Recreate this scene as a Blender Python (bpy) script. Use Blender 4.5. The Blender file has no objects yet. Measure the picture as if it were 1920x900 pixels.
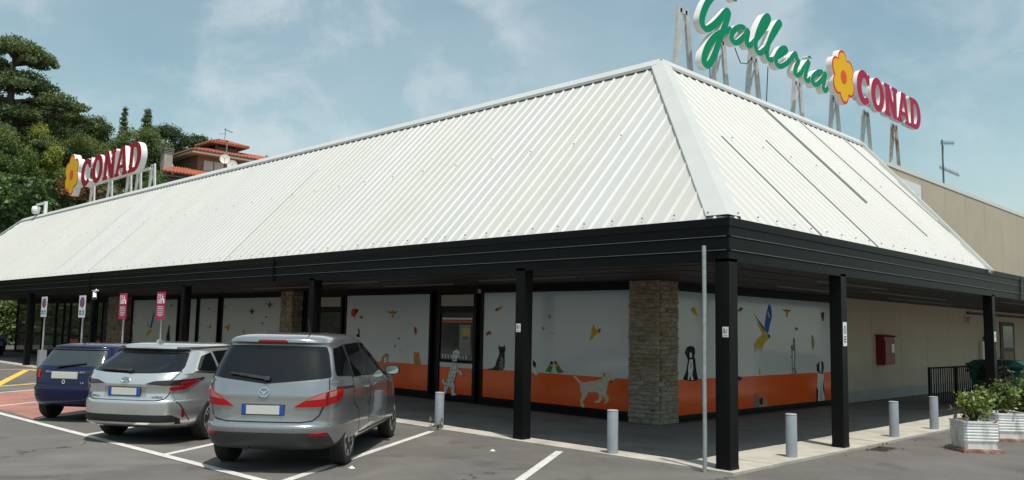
import bpy, bmesh, math, random
import numpy as np
from mathutils import Vector, Matrix
rnd = random.Random(7)
nrg = np.random.default_rng(11)
SC = bpy.context.scene
COL = SC.collection
R_ = math.radians

# ------------------------------------------------------------------ camera
cam_data = bpy.data.cameras.new('camera')
cam_data.sensor_fit = 'HORIZONTAL'
cam_data.sensor_width = 36.0
cam_data.lens = 36.0 * 1585.2 / 1920.0
cam_data.clip_end = 2000.0
cam = bpy.data.objects.new('camera', cam_data)
COL.objects.link(cam)
def look(yaw, pitch, roll, loc):
    cy, sy, cp, sp = math.cos(yaw), math.sin(yaw), math.cos(pitch), math.sin(pitch)
    fwd = Vector((-sy*cp, cy*cp, sp)); right = Vector((cy, sy, 0)); up = right.cross(fwd)
    cr, sr = math.cos(roll), math.sin(roll)
    r2 = cr*right + sr*up; u2 = -sr*right + cr*up
    m = Matrix((r2, u2, -fwd)).transposed().to_4x4(); m.translation = loc
    return m
cam.matrix_world = look(R_(44.9), R_(5.921), R_(1.149), (5.943, -10.115, 1.85))
SC.camera = cam

# ------------------------------------------------------------------ sky and sun
SUN_EL, SUN_AZ = R_(71.5), R_(110.0)
world = bpy.data.worlds.new('World'); SC.world = world; world.use_nodes = True
wn, wl = world.node_tree.nodes, world.node_tree.links
wn.clear()
w_out = wn.new('ShaderNodeOutputWorld'); w_bg = wn.new('ShaderNodeBackground')
w_bg.inputs['Strength'].default_value = 0.119
w_sky = wn.new('ShaderNodeTexSky'); w_sky.sky_type = 'NISHITA'; w_sky.sun_disc = False
w_sky.sun_elevation = SUN_EL; w_sky.sun_rotation = SUN_AZ
w_sky.air_density = 1.0; w_sky.dust_density = 1.6; w_sky.ozone_density = 1.0
w_tc = wn.new('ShaderNodeTexCoord'); w_sep = wn.new('ShaderNodeSeparateXYZ')
wl.new(w_tc.outputs['Generated'], w_sep.inputs[0])
def wmath(op, a, b=None, c=None):
    n = wn.new('ShaderNodeMath'); n.operation = op
    for i, v in enumerate((a, b, c)):
        if v is None: continue
        if isinstance(v, (int, float)): n.inputs[i].default_value = v
        else: wl.new(v, n.inputs[i])
    return n.outputs[0]
CLOUD_SEED = (5.5, 5.5, 5.5)
w_com = wn.new('ShaderNodeMapping'); w_com.inputs['Location'].default_value = CLOUD_SEED
w_com.inputs['Scale'].default_value = (1.0, 1.0, 1.45)
wl.new(w_tc.outputs['Generated'], w_com.inputs[0])
def wnoise(scale, detail, rough, dist=0.0):
    n = wn.new('ShaderNodeTexNoise'); n.inputs['Scale'].default_value = scale
    n.inputs['Detail'].default_value = detail; n.inputs['Roughness'].default_value = rough
    n.inputs['Distortion'].default_value = dist
    wl.new(w_com.outputs[0], n.inputs['Vector']); return n.outputs[0]
def wramp(v, lo, hi):
    n = wn.new('ShaderNodeMapRange'); n.interpolation_type = 'SMOOTHSTEP'
    n.inputs['From Min'].default_value = lo; n.inputs['From Max'].default_value = hi
    wl.new(v, n.inputs['Value']); return n.outputs[0]
puffs = wramp(wnoise(7.0, 9.0, 0.58, 0.3), 0.43, 0.68)
banks = wramp(wnoise(1.9, 2.0, 0.45), 0.40, 0.60)
veil = wramp(wnoise(2.6, 6.0, 0.55), 0.3, 0.75)
cloud = wmath('ADD', wmath('MULTIPLY', wmath('MULTIPLY', puffs, banks), 0.46), wmath('ADD', wmath('MULTIPLY', veil, 0.24), 0.10))
w_tint = wn.new('ShaderNodeMix'); w_tint.data_type = 'RGBA'; w_tint.blend_type = 'MULTIPLY'
w_tint.inputs[0].default_value = 1.0
wl.new(w_sky.outputs[0], w_tint.inputs[6]); w_tint.inputs[7].default_value = (1.16, 1.32, 1.05, 1)
w_mix = wn.new('ShaderNodeMix'); w_mix.data_type = 'RGBA'
wl.new(cloud, w_mix.inputs[0]); wl.new(w_tint.outputs[2], w_mix.inputs[6])
w_mix.inputs[7].default_value = (5.9, 6.5, 6.8, 1)
wl.new(w_mix.outputs[2], w_bg.inputs['Color']); wl.new(w_bg.outputs[0], w_out.inputs[0])

sun_data = bpy.data.lights.new('sun', 'SUN'); sun_data.energy = 4.0; sun_data.angle = R_(0.53)
sun_data.color = (1.0, 0.955, 0.89)
sun = bpy.data.objects.new('sun', sun_data); COL.objects.link(sun)
sdir = Vector((math.sin(SUN_AZ)*math.cos(SUN_EL), math.cos(SUN_AZ)*math.cos(SUN_EL), math.sin(SUN_EL)))
sun.rotation_euler = sdir.to_track_quat('Z', 'Y').to_euler()
sun.location = sdir*60

SC.view_settings.view_transform = 'Standard'; SC.view_settings.look = 'None'
SC.view_settings.exposure = 0.0; SC.view_settings.gamma = 1.0
SC.view_settings.use_curve_mapping = False

# ------------------------------------------------------------------ materials
MATS = {}
def mat(name, col, rough=0.6, metal=0.0, var=0.0, vscale=2.0, bump=0.0, bscale=60.0, coat=0.0,
        spec=0.5, island=0.0, objrand=0.0, col2=None, c2scale=1.0, c2lo=0.45, c2hi=0.62, stretch=None, trans=0.0):
    if name in MATS: return MATS[name]
    m = bpy.data.materials.new(name); m.use_nodes = True
    n, l = m.node_tree.nodes, m.node_tree.links
    b = n['Principled BSDF']
    b.inputs['Base Color'].default_value = (*col, 1); b.inputs['Roughness'].default_value = rough
    b.inputs['Metallic'].default_value = metal; b.inputs['Coat Weight'].default_value = coat
    b.inputs['Coat Roughness'].default_value = 0.04
    b.inputs['Specular IOR Level'].default_value = spec
    tc = n.new('ShaderNodeTexCoord'); vec = tc.outputs['Object']
    if stretch:
        mp = n.new('ShaderNodeMapping'); mp.inputs['Scale'].default_value = stretch
        l.new(vec, mp.inputs[0]); vec = mp.outputs[0]
    def noise(s, d=6.0):
        t = n.new('ShaderNodeTexNoise'); t.inputs['Scale'].default_value = s; t.inputs['Detail'].default_value = d
        t.inputs['Roughness'].default_value = 0.62
        l.new(vec, t.inputs['Vector']); return t.outputs[0]
    cur = None
    def rgb():
        c = n.new('ShaderNodeRGB'); c.outputs[0].default_value = (*col, 1); return c.outputs[0]
    if col2:
        mr = n.new('ShaderNodeMapRange'); mr.inputs['From Min'].default_value = c2lo; mr.inputs['From Max'].default_value = c2hi
        l.new(noise(c2scale, 8.0), mr.inputs[0])
        mx = n.new('ShaderNodeMix'); mx.data_type = 'RGBA'
        l.new(mr.outputs[0], mx.inputs[0]); mx.inputs[6].default_value = (*col, 1); mx.inputs[7].default_value = (*col2, 1)
        cur = mx.outputs[2]
    def scale_by(fac_socket, lo, hi):
        nonlocal cur
        if cur is None: cur = rgb()
        mr = n.new('ShaderNodeMapRange'); mr.inputs['To Min'].default_value = lo; mr.inputs['To Max'].default_value = hi
        l.new(fac_socket, mr.inputs[0])
        vm = n.new('ShaderNodeVectorMath'); vm.operation = 'SCALE'
        l.new(cur, vm.inputs[0]); l.new(mr.outputs[0], vm.inputs[3]); cur = vm.outputs[0]
    if var:
        mrn = n.new('ShaderNodeMapRange'); mrn.inputs['From Min'].default_value = 0.3; mrn.inputs['From Max'].default_value = 0.7
        l.new(noise(vscale), mrn.inputs[0]); scale_by(mrn.outputs[0], 1-var, 1+var)
    if island:
        ge = n.new('ShaderNodeNewGeometry'); scale_by(ge.outputs['Random Per Island'], 1-island, 1+island)
    if objrand:
        oi = n.new('ShaderNodeObjectInfo'); scale_by(oi.outputs['Random'], 1-objrand, 1+objrand)
    if cur is not None: l.new(cur, b.inputs['Base Color'])
    if bump:
        bp = n.new('ShaderNodeBump'); bp.inputs['Strength'].default_value = bump; bp.inputs['Distance'].default_value = 0.02
        l.new(noise(bscale, 4.0), bp.inputs['Height']); l.new(bp.outputs[0], b.inputs['Normal'])
    if trans:
        tr = n.new('ShaderNodeBsdfTranslucent'); mxs = n.new('ShaderNodeMixShader'); mxs.inputs[0].default_value = trans
        if cur is not None: l.new(cur, tr.inputs['Color'])
        else: tr.inputs['Color'].default_value = (*col, 1)
        l.new(b.outputs[0], mxs.inputs[1]); l.new(tr.outputs[0], mxs.inputs[2]); l.new(mxs.outputs[0], n['Material Output'].inputs[0])
    MATS[name] = m
    return m

# ------------------------------------------------------------------ mesh helpers
class MB:
    """collects faces (with a material slot each) that become ONE mesh object"""
    def __init__(s): s.v, s.f, s.m = [], [], []
    def add(s, vs, fs, mi=0):
        o = len(s.v); s.v += [tuple(v) for v in vs]
        for f in fs: s.f.append(tuple(o+i for i in f)); s.m.append(mi)
        return s
    def box(s, x0, x1, y0, y1, z0, z1, mi=0):
        return s.add([(x0,y0,z0),(x1,y0,z0),(x1,y1,z0),(x0,y1,z0),(x0,y0,z1),(x1,y0,z1),(x1,y1,z1),(x0,y1,z1)],
                     [(0,3,2,1),(4,5,6,7),(0,1,5,4),(1,2,6,5),(2,3,7,6),(3,0,4,7)], mi)
    def bar(s, a, b, w, h=None, mi=0, up=(0,0,1)):
        a, b = Vector(a), Vector(b); h = w if h is None else h
        d = (b-a).normalized(); up = Vector(up)
        if abs(d.dot(up)) > 0.98: up = Vector((0,1,0))
        r = d.cross(up).normalized(); u = r.cross(d)
        vs = []
        for c in (a, b):
            for sx, sz in ((-1,-1),(1,-1),(1,1),(-1,1)): vs.append(c + r*sx*w/2 + u*sz*h/2)
        return s.add(vs, [(0,1,2,3),(7,6,5,4),(0,4,5,1),(1,5,6,2),(2,6,7,3),(3,7,4,0)], mi)
    def tube(s, pts, rad, n=8, mi=0):
        pts = [Vector(p) for p in pts]; rads = rad if isinstance(rad, (list, tuple)) else [rad]*len(pts)
        o = len(s.v); ref = None
        for i, p in enumerate(pts):
            d = (pts[min(i+1, len(pts)-1)] - pts[max(i-1, 0)]).normalized()
            if ref is None or abs(ref.dot(d)) > 0.98:
                ref = Vector((1,0,0)) if abs(d.x) < 0.8 else Vector((0,1,0))
            a = (ref - d*ref.dot(d)).normalized(); ref = a; b = d.cross(a)
            for k in range(n):
                t = 2*math.pi*k/n; s.v.append(tuple(p + (a*math.cos(t)+b*math.sin(t))*rads[i]))
        for i in range(len(pts)-1):
            for k in range(n):
                k2 = (k+1) % n; s.f.append((o+i*n+k, o+i*n+k2, o+(i+1)*n+k2, o+(i+1)*n+k)); s.m.append(mi)
        s.f.append(tuple(o+k for k in range(n))[::-1]); s.m.append(mi)
        s.f.append(tuple(o+(len(pts)-1)*n+k for k in range(n))); s.m.append(mi)
        return s
    def lathe(s, prof, c=(0,0,0), n=20, axis='z', mi=0):
        o = len(s.v); c = Vector(c)
        for (r, h) in prof:
            for k in range(n):
                t = 2*math.pi*k/n; a, b = r*math.cos(t), r*math.sin(t)
                s.v.append(tuple(c + (Vector((a,b,h)) if axis == 'z' else Vector((h,a,b)) if axis == 'x' else Vector((a,h,b)))))
        for i in range(len(prof)-1):
            for k in range(n):
                k2 = (k+1) % n; s.f.append((o+i*n+k, o+i*n+k2, o+(i+1)*n+k2, o+(i+1)*n+k)); s.m.append(mi)
        for i in (0, len(prof)-1):
            if prof[i][0] > 1e-4: s.f.append(tuple(o+i*n+k for k in range(n))); s.m.append(mi)
        return s
    def prism(s, poly, fn, d0, d1, mi=0, mi_side=None):
        """poly (u,v) -> fn(u,v,depth); front at d1"""
        n = len(poly); ms = mi if mi_side is None else mi_side
        o = len(s.v)
        for d in (d0, d1): s.v += [tuple(fn(u, v, d)) for u, v in poly]
        s.f.append(tuple(o+n+i for i in range(n))); s.m.append(mi)
        s.f.append(tuple(o+i for i in range(n))[::-1]); s.m.append(ms)
        for i in range(n):
            j = (i+1) % n; s.f.append((o+i, o+j, o+n+j, o+n+i)); s.m.append(ms)
        return s
    def build(s, name, mats, parent=None, smooth=False, angle=None, loc=None, fix=True):
        me = bpy.data.meshes.new(name); me.from_pydata(s.v, [], s.f)
        ms = mats if isinstance(mats, (list, tuple)) else [mats]
        for m in ms: me.materials.append(m)
        if len(ms) > 1: me.polygons.foreach_set('material_index', s.m)
        if fix:
            bm = bmesh.new(); bm.from_mesh(me); bmesh.ops.recalc_face_normals(bm, faces=bm.faces); bm.to_mesh(me); bm.free()
        finish(me, smooth, angle)
        o = bpy.data.objects.new(name, me); COL.objects.link(o)
        if parent: o.parent = parent
        if loc: o.location = loc
        return o
def finish(me, smooth=False, angle=None):
    if angle is not None:
        bm = bmesh.new(); bm.from_mesh(me)
        for f in bm.faces: f.smooth = True
        for e in bm.edges:
            e.smooth = not (len(e.link_faces) != 2 or e.calc_face_angle(0) > R_(angle))
        bm.to_mesh(me); bm.free()
    elif smooth:
        me.polygons.foreach_set('use_smooth', [True]*len(me.polygons))
    me.update()
def tag(o, label=None, cat=None, group=None, kind=None):
    if label: o['label'] = label
    if cat: o['category'] = cat
    if group: o['group'] = group
    if kind: o['kind'] = kind
    return o
def thing(name, label, cat, loc=(0,0,0), rz=0.0, group=None):
    o = bpy.data.objects.new(name, None); o.empty_display_size = 0.2; COL.objects.link(o)
    o.location = loc; o.rotation_euler = (0, 0, rz)
    return tag(o, label, cat, group)
def dup(o, parent=None):
    c = o.copy(); COL.objects.link(c)
    if parent: c.parent = parent
    for ch in list(o.children): dup(ch, c)
    return c
def text_mesh(body, size, extrude=0.0):
    cu = bpy.data.curves.new('lettering', 'FONT'); cu.body = body; cu.size = size; cu.extrude = extrude
    cu.align_x = 'CENTER'; cu.align_y = 'CENTER'; cu.resolution_u = 3
    ob = bpy.data.objects.new('lettering', cu); COL.objects.link(ob)
    bpy.context.view_layer.update()
    me = bpy.data.meshes.new_from_object(ob.evaluated_get(bpy.context.evaluated_depsgraph_get()))
    bpy.data.objects.remove(ob); bpy.data.curves.remove(cu)
    return me
def text_obj(body, size, m, parent, matrix, name='lettering'):
    me = text_mesh(body, size, 0.001); me.materials.clear(); me.materials.append(m)
    o = bpy.data.objects.new(name, me); COL.objects.link(o); o.parent = parent; o.matrix_local = matrix
    return o
def shape_mesh(name, loops, depth):
    """2D loops (holes by even-odd) -> extruded mesh, front at +depth/2"""
    cu = bpy.data.curves.new(name, 'CURVE'); cu.dimensions = '2D'; cu.fill_mode = 'BOTH'; cu.extrude = depth/2
    for lp in loops:
        sp = cu.splines.new('POLY'); sp.points.add(len(lp)-1); sp.use_cyclic_u = True
        for i, (x, y) in enumerate(lp): sp.points[i].co = (x, y, 0, 1)
    ob = bpy.data.objects.new(name, cu); COL.objects.link(ob); bpy.context.view_layer.update()
    me = bpy.data.meshes.new_from_object(ob.evaluated_get(bpy.context.evaluated_depsgraph_get()))
    bpy.data.objects.remove(ob); bpy.data.curves.remove(cu)
    return me
def leaf_mesh(name, pts, size, m, parent=None, elong=1.0, jitter=0.4, nbias=None, kind=None, up=0.0):
    """many small leaf faces at the given points, one mesh"""
    P = np.asarray(pts, float); n = len(P)
    a = nrg.normal(size=(n,3)); a[:,2] += up; a /= np.linalg.norm(a, axis=1)[:,None]
    b = nrg.normal(size=(n,3))
    if nbias is not None: # make leaves face roughly the given normals
        nb = np.asarray(nbias, float); nb = nb/np.linalg.norm(nb, axis=1)[:,None] + nrg.normal(size=(n,3))*0.55
        a = np.cross(nb, nrg.normal(size=(n,3))); a /= np.linalg.norm(a, axis=1)[:,None]
        b = np.cross(nb, a)
    b -= (a*b).sum(1)[:,None]*a; b /= np.linalg.norm(b, axis=1)[:,None]
    s = size*(1+jitter*(nrg.random(n)*2-1))
    a *= (s*elong)[:,None]; b *= s[:,None]
    c = np.cross(a, b); c /= (np.linalg.norm(c, axis=1)[:,None]+1e-9); c *= (s*0.25)[:,None]
    V = np.stack([P-a*0.5, P+b*0.42+c, P+a*0.5, P-b*0.42+c], 1).reshape(-1,3)
    me = bpy.data.meshes.new(name)
    me.vertices.add(4*n); me.vertices.foreach_set('co', V.ravel())
    me.loops.add(4*n); me.loops.foreach_set('vertex_index', np.arange(4*n, dtype=np.int32))
    me.polygons.add(n); me.polygons.foreach_set('loop_start', np.arange(0, 4*n, 4, dtype=np.int32))
    me.polygons.foreach_set('loop_total', np.full(n, 4, dtype=np.int32))
    me.materials.append(m); me.update(calc_edges=True)
    o = bpy.data.objects.new(name, me); COL.objects.link(o)
    if parent: o.parent = parent
    if kind: o['kind'] = kind
    return o
def clump_points(clumps, dens, lo=0.55):
    """points through ellipsoid clumps (cx,cy,cz,rx,ry,rz); dens per m2 of surface"""
    out = []
    for (cx,cy,cz,rx,ry,rz) in clumps:
        n = max(20, int(dens*4*math.pi*((rx*ry)**1.6/3+(rx*rz)**1.6/3+(ry*rz)**1.6/3)**(1/1.6)))
        d = nrg.normal(size=(n,3)); d /= np.linalg.norm(d, axis=1)[:,None]
        k = 0.78+0.22*np.sin(d[:,0]*5+cx)*np.sin(d[:,1]*6+cy)*np.cos(d[:,2]*5+cz) + 0.12*nrg.normal(size=n)
        r = (lo+(1-lo)*nrg.random(n)**0.5)*k
        out.append(np.array([cx,cy,cz]) + d*np.array([rx,ry,rz])*r[:,None])
    return np.concatenate(out)

asphalt = mat('asphalt', (0.118,0.108,0.100), 0.9, var=0.16, vscale=0.9, bump=0.35, bscale=110, col2=(0.150,0.138,0.127), c2scale=0.35, c2lo=0.42, c2hi=0.66)
def asphalt_detail(m):
    n, l = m.node_tree.nodes, m.node_tree.links; b = n['Principled BSDF']
    src = b.inputs['Base Color'].links[0].from_socket; tc = n.new('ShaderNodeTexCoord')
    def mulmix(fac, col):
        nonlocal src
        x = n.new('ShaderNodeMix'); x.data_type = 'RGBA'; l.new(fac, x.inputs[0]); l.new(src, x.inputs[6]); x.inputs[7].default_value = (*col, 1); src = x.outputs[2]
    def rng(v, a, c, lo=0.0, hi=1.0):
        r = n.new('ShaderNodeMapRange'); r.inputs['From Min'].default_value = a; r.inputs['From Max'].default_value = c
        r.inputs['To Min'].default_value = lo; r.inputs['To Max'].default_value = hi; l.new(v, r.inputs[0]); return r.outputs[0]
    def noi(s, d=3.0, warp=0.0):
        t = n.new('ShaderNodeTexNoise'); t.inputs['Scale'].default_value = s; t.inputs['Detail'].default_value = d; t.inputs['Distortion'].default_value = warp
        l.new(tc.outputs['Object'], t.inputs['Vector']); return t.outputs[0]
    mulmix(rng(noi(190.0, 2.0), 0.60, 0.74, 0, 0.75), (0.26,0.245,0.23))       # pale grit
    mulmix(rng(noi(150.0, 2.0), 0.42, 0.30, 0, 0.7), (0.045,0.042,0.04))       # dark binder
    mulmix(rng(noi(1.3, 5.0, 0.5), 0.58, 0.70, 0, 0.6), (0.058,0.054,0.05)); mulmix(rng(noi(0.5, 6.0, 0.8), 0.55, 0.68, 0, 0.5), (0.20,0.187,0.172))   # oil and damp stains
    wv = n.new('ShaderNodeTexVoronoi'); wv.feature = 'DISTANCE_TO_EDGE'; wv.inputs['Scale'].default_value = 0.22
    wp = n.new('ShaderNodeVectorMath'); wp.operation = 'ADD'; nz = n.new('ShaderNodeTexNoise'); nz.inputs['Scale'].default_value = 1.1; nz.inputs['Detail'].default_value = 6
    l.new(tc.outputs['Object'], nz.inputs['Vector']); sc = n.new('ShaderNodeVectorMath'); sc.operation = 'SCALE'; sc.inputs[3].default_value = 1.6
    l.new(nz.outputs['Color'], sc.inputs[0]); l.new(tc.outputs['Object'], wp.inputs[0]); l.new(sc.outputs[0], wp.inputs[1]); l.new(wp.outputs[0], wv.inputs['Vector'])
    ck = n.new('ShaderNodeMath'); ck.operation = 'MULTIPLY'; l.new(rng(wv.outputs['Distance'], 0.004, 0.0012), ck.inputs[0]); l.new(rng(noi(0.35), 0.48, 0.56), ck.inputs[1])
    mulmix(ck.outputs[0], (0.03,0.028,0.026))
    l.new(src, b.inputs['Base Color'])
asphalt_detail(asphalt)
concrete = mat('kerb_concrete', (0.46,0.43,0.37), 0.85, var=0.13, vscale=1.6, bump=0.15, bscale=80, col2=(0.37,0.34,0.30), c2scale=1.1)
paving = mat('walkway_concrete', (0.23,0.212,0.195), 0.8, var=0.16, vscale=1.3, bump=0.15, bscale=70, col2=(0.18,0.168,0.153), c2scale=0.8)
blackmetal = mat('black_painted_metal', (0.0045,0.0046,0.0048), 0.42, var=0.3, vscale=3, spec=0.16)
blackframe = mat('black_window_frame', (0.006,0.006,0.0065), 0.45, spec=0.2)
soffit_m = mat('dark_soffit_sheet', (0.020,0.019,0.018), 0.55, var=0.25, vscale=1.2)
roof_white = mat('white_roof_sheet', (0.515,0.51,0.482), 0.55, var=0.03, vscale=1.3, objrand=0.018)
roof_cool = mat('pale_grey_roof_sheet', (0.508,0.51,0.495), 0.52, var=0.03, vscale=1.3, objrand=0.03)
cap_white = mat('white_flashing', (0.545,0.55,0.535), 0.45, var=0.04, vscale=2)
gap_grey = mat('lap_shadow_grey', (0.30,0.31,0.30), 0.5)
steel = mat('galvanised_steel', (0.42,0.44,0.45), 0.45, metal=0.55, var=0.18, vscale=9)
grey_paint = mat('grey_painted_steel', (0.30,0.325,0.36), 0.5, var=0.10, vscale=6)
white_paint = mat('road_paint_white', (0.58,0.56,0.525), 0.85, col2=(0.17,0.16,0.155), c2scale=13.0, c2lo=0.58, c2hi=0.68, var=0.12, vscale=2.5)
yellow_paint = mat('road_paint_yellow', (0.72,0.47,0.075), 0.8, col2=(0.3,0.22,0.10), c2scale=3.0, c2lo=0.55, c2hi=0.72)
red_paint = mat('road_paint_red', (0.40,0.165,0.125), 0.85, col2=(0.24,0.135,0.115), c2scale=1.1, c2lo=0.46, c2hi=0.62, var=0.12, vscale=4)
orange_print = mat('orange_print', (0.80,0.105,0.014), 0.14, var=0.04)
beige = mat('beige_render', (0.50,0.42,0.325), 0.85, var=0.06, vscale=0.8, bump=0.08, bscale=50)
plinth_m = mat('grey_plinth', (0.36,0.35,0.33), 0.9, var=0.12)
white_plain = mat('white_enamel', (0.80,0.80,0.79), 0.4)
dark_glass = mat('dark_glazing', (0.012,0.014,0.015), 0.05, spec=0.6)
ink = mat('black_ink', (0.015,0.015,0.018), 0.6)

# ------------------------------------------------------------------ the setting
g = MB().add([(-420,-420,0),(420,-420,0),(420,420,0),(-420,420,0)], [(0,1,2,3)]).build('ground', asphalt)
tag(g, kind='structure')

# raised walkway under the canopy: kerb strip + inner paving, both mitred at the corner
KH = 0.035
def lshape(o0, o1, z0, z1, xl, yr):
    """L-shaped slab between offsets o0 and o1 inward from the outer kerb line, left arm to xl, right arm to yr"""
    pts = [(xl,o0),(-o0,o0),(-o0,yr),(-o1,yr),(-o1,o1),(xl,o1)]
    m = MB(); n = 6
    m.v = [(x,y,z0) for x,y in pts] + [(x,y,z1) for x,y in pts]
    for q in ((0,1,4,5),(1,2,3,4)):
        m.f.append(tuple(q)[::-1]); m.m.append(0); m.f.append(tuple(i+n for i in q)); m.m.append(0)
    for i in range(n):
        j = (i+1) % n; m.f.append((i,j,j+n,i+n)); m.m.append(0)
    return m
walk = lshape(0.44, 3.62, -0.05, KH-0.004, -49, 60).build('walkway', paving); tag(walk, kind='structure')
kerb = MB()
kerb.v, kerb.f, kerb.m = [], [], []
kerb_o = lshape(0.36, 0.44, -0.05, KH-0.012, -49, 60).build('walkway_joint', mat('dark_joint', (0.06,0.06,0.06), 0.9)); tag(kerb_o, kind='structure')
kerb_root = lshape(-0.10, 0.36, -0.06, KH-0.02, -49, 60).build('kerb', concrete); tag(kerb_root, kind='structure')
# kerb stones laid end to end (each a piece of the kerb)
def kerb_run(axis, start, end, step, o0, o1):
    t = start
    while t < end-0.05:
        t1 = min(t+step, end); m = MB(); gp = 0.006
        z1 = KH + rnd.uniform(-0.003, 0.003)
        if axis == 'x': m.box(-t1+gp, -t-gp, o0, o1, -0.05, z1)
        else: m.box(-o1, -o0, t+gp, t1-gp, -0.05, z1)
        m.build('kerb_stone', concrete, kerb_root); t = t1
kerb_run('x', 1.0, 49, 2.4, -0.11, 0.355)
kerb_run('y', 1.0, 30, 1.9, -0.11, 0.85)
m = MB(); m.prism([(-0.994,-0.11),(0.11,-0.11),(0.11,0.994),(-0.85,0.994),(-0.85,0.36),(-0.994,0.36)], lambda u,v,d:(u,v,d), -0.05, KH); m.build('kerb_stone', concrete, kerb_root)

# parking lines
def stripe(name, a, b, w, m, z=0.004):
    a, b = Vector((*a,z)), Vector((*b,z)); d = (b-a).normalized(); r = Vector((d.y,-d.x,0))*w/2
    return MB().add([a-r, a+r, b+r, b-r], [(0,1,2,3)]).build(name, m, fix=False)
lines = []
SL = math.tan(R_(30.5))
for x0 in (0.10,-2.92,-5.84,-8.66,-11.42,-14.3,-17.3):
    y_lo, y_hi = (-5.1, -0.3)
    o = stripe('parking_line', (x0, y_lo+0.04), (x0-(y_hi-y_lo)*SL, y_hi), 0.12, white_paint)
    tag(o, kind='structure')
o = stripe('parking_line', (-30, -5.9), (-3.0, -4.93), 0.13, white_paint, 0.008); tag(o, kind='structure')
red = MB()
def bay(x0, x1):
    y0, y1 = -5.02-(abs(x0)-10)*0.03, -0.35; s = (y1-y0)*SL
    return [(x0-0.07,y0,0.0035),(x0-s-0.07,y1,0.0035),(x1-s+0.07,y1,0.0035),(x1+0.07,y0,0.0035)]
for x0, x1 in ((-11.42,-14.3),(-14.3,-17.3)):
    o = MB().add(bay(x0, x1), [(0,1,2,3)]).build('red_parking_bay', red_paint, fix=True); tag(o, kind='structure')
    if o.data.polygons[0].normal.z < 0: o.data.flip_normals()
for (a, b) in (((-19.4,-4.6),(-21.9,-0.5)),((-19.2,-3.9),(-27.9,-0.62)),((-20.2,-4.9),(-27.9,-1.9)),((-22.5,-5.2),(-28.3,-3.2)),((-28.1,-5.4),(-28.1,-0.5)),((-19.4,-4.6),(-28.1,-5.4)),((-21.9,-0.5),(-28.1,-0.5))):
    o = stripe('yellow_marking', a, b, 0.22, yellow_paint, 0.004 + 0.0012*len(lines)); lines.append(o); tag(o, kind='structure')

# ------------------------------------------------------------------ the supermarket
ZT, ZB, RO, RZ = 3.363, 2.80, 3.65, 7.18
K = (RZ-ZT)/RO
XL, XR = -49.35, -45.7          # eave / ridge left end
YE, YR = 11.4, 13.2             # eave / ridge right end of the sloping roof
WALL = 3.95
building = thing('supermarket_building', 'low supermarket with white ribbed metal hip roof over a black canopy on posts', 'building')
def P(name, mb, mats, parent=building, **k): return mb.build(name, mats, parent, **k)

# --- roof: deck + ribbed sheets
roof = MB()
roof.add([(0,0,ZT),(-RO,RO,RZ),(XR,RO,RZ),(XL,0,ZT)], [(0,1,2,3)])
roof.add([(0,0,ZT),(0,YE,ZT),(-RO,YR,RZ),(-RO,RO,RZ)], [(0,1,2,3)])
roof.add([(XL,0,ZT),(XR,RO,RZ),(XR,30,RZ),(XL,30,ZT)], [(0,1,2,3)])
roof_o = P('roof', roof, mat('roof_underlay', (0.10,0.10,0.10), 0.8), fix=False)
roof_o['label'] = 'white ribbed sheet metal roof sloping down to the black canopy edge'
flat = MB(); flat.add([(-WALL-0.1,RO+0.2,RZ-0.06),(-WALL-0.1,60,RZ-0.06),(XR,60,RZ-0.06),(XR,RO+0.2,RZ-0.06)], [(0,1,2,3)])
P('flat_roof', flat, mat('flat_roof_felt', (0.3,0.3,0.29), 0.9))
PITCH = 0.28; SHEET = PITCH*4
NRM = Vector((-K, 1.0)).normalized()      # (inward offset, z) normal of the slope
def sheet(side, u0, u1, m):
    prof = []
    u = u0
    while u < u1-1e-6:
        for du, h in ((0.0,0.0),(0.198,0.0),(0.228,0.028),(0.243,0.028),(0.272,0.0)):
            if u+du <= u1+1e-6: prof.append((u+du, h))
        u += PITCH
    prof.append((u1, 0.0))
    rows = []
    for (u, h) in prof:
        lo, hi = 0.0, min(RO-0.03, u-0.12)
        if side == 'L':
            hi = min(hi, abs(XL)-u)
        elif u > YE:
            lo = max(lo, (u-YE)*RO/(YR-YE))
        if hi <= lo+0.02: hi = lo+0.02
        h += 0.006
        r = []
        for o in (lo, hi):
            oo, z = o + NRM.x*h, ZT + o*K + NRM.y*h
            r.append((-u, oo, z) if side == 'L' else (-oo, u, z))
        rows.append(r)
    mb = MB()
    for r in rows: mb.v += r
    for i in range(len(rows)-1):
        q = (2*i, 2*i+1, 2*i+3, 2*i+2)
        mb.f.append(q if side == 'R' else q[::-1]); mb.m.append(0)
    return mb.build('roof_sheet', m, roof_o, fix=False)
u = 0.0; k = 0
while u < abs(XL)-0.3:
    u1 = min(u+SHEET, abs(XL)-0.05); sheet('L', u, u1, roof_cool if k in (2,5,9,14,16,23) else roof_white); u = u1; k += 1
u = 0.0
while u < YR-0.3:
    u1 = min(u+SHEET, YR-0.05); sheet('R', u, u1, roof_white); u = u1
def on_slope(side, u, o, h=0.0):
    oo, z = o + NRM.x*h, ZT + o*K + NRM.y*h
    return Vector((-u, oo, z)) if side == 'L' else Vector((-oo, u, z))
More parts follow.
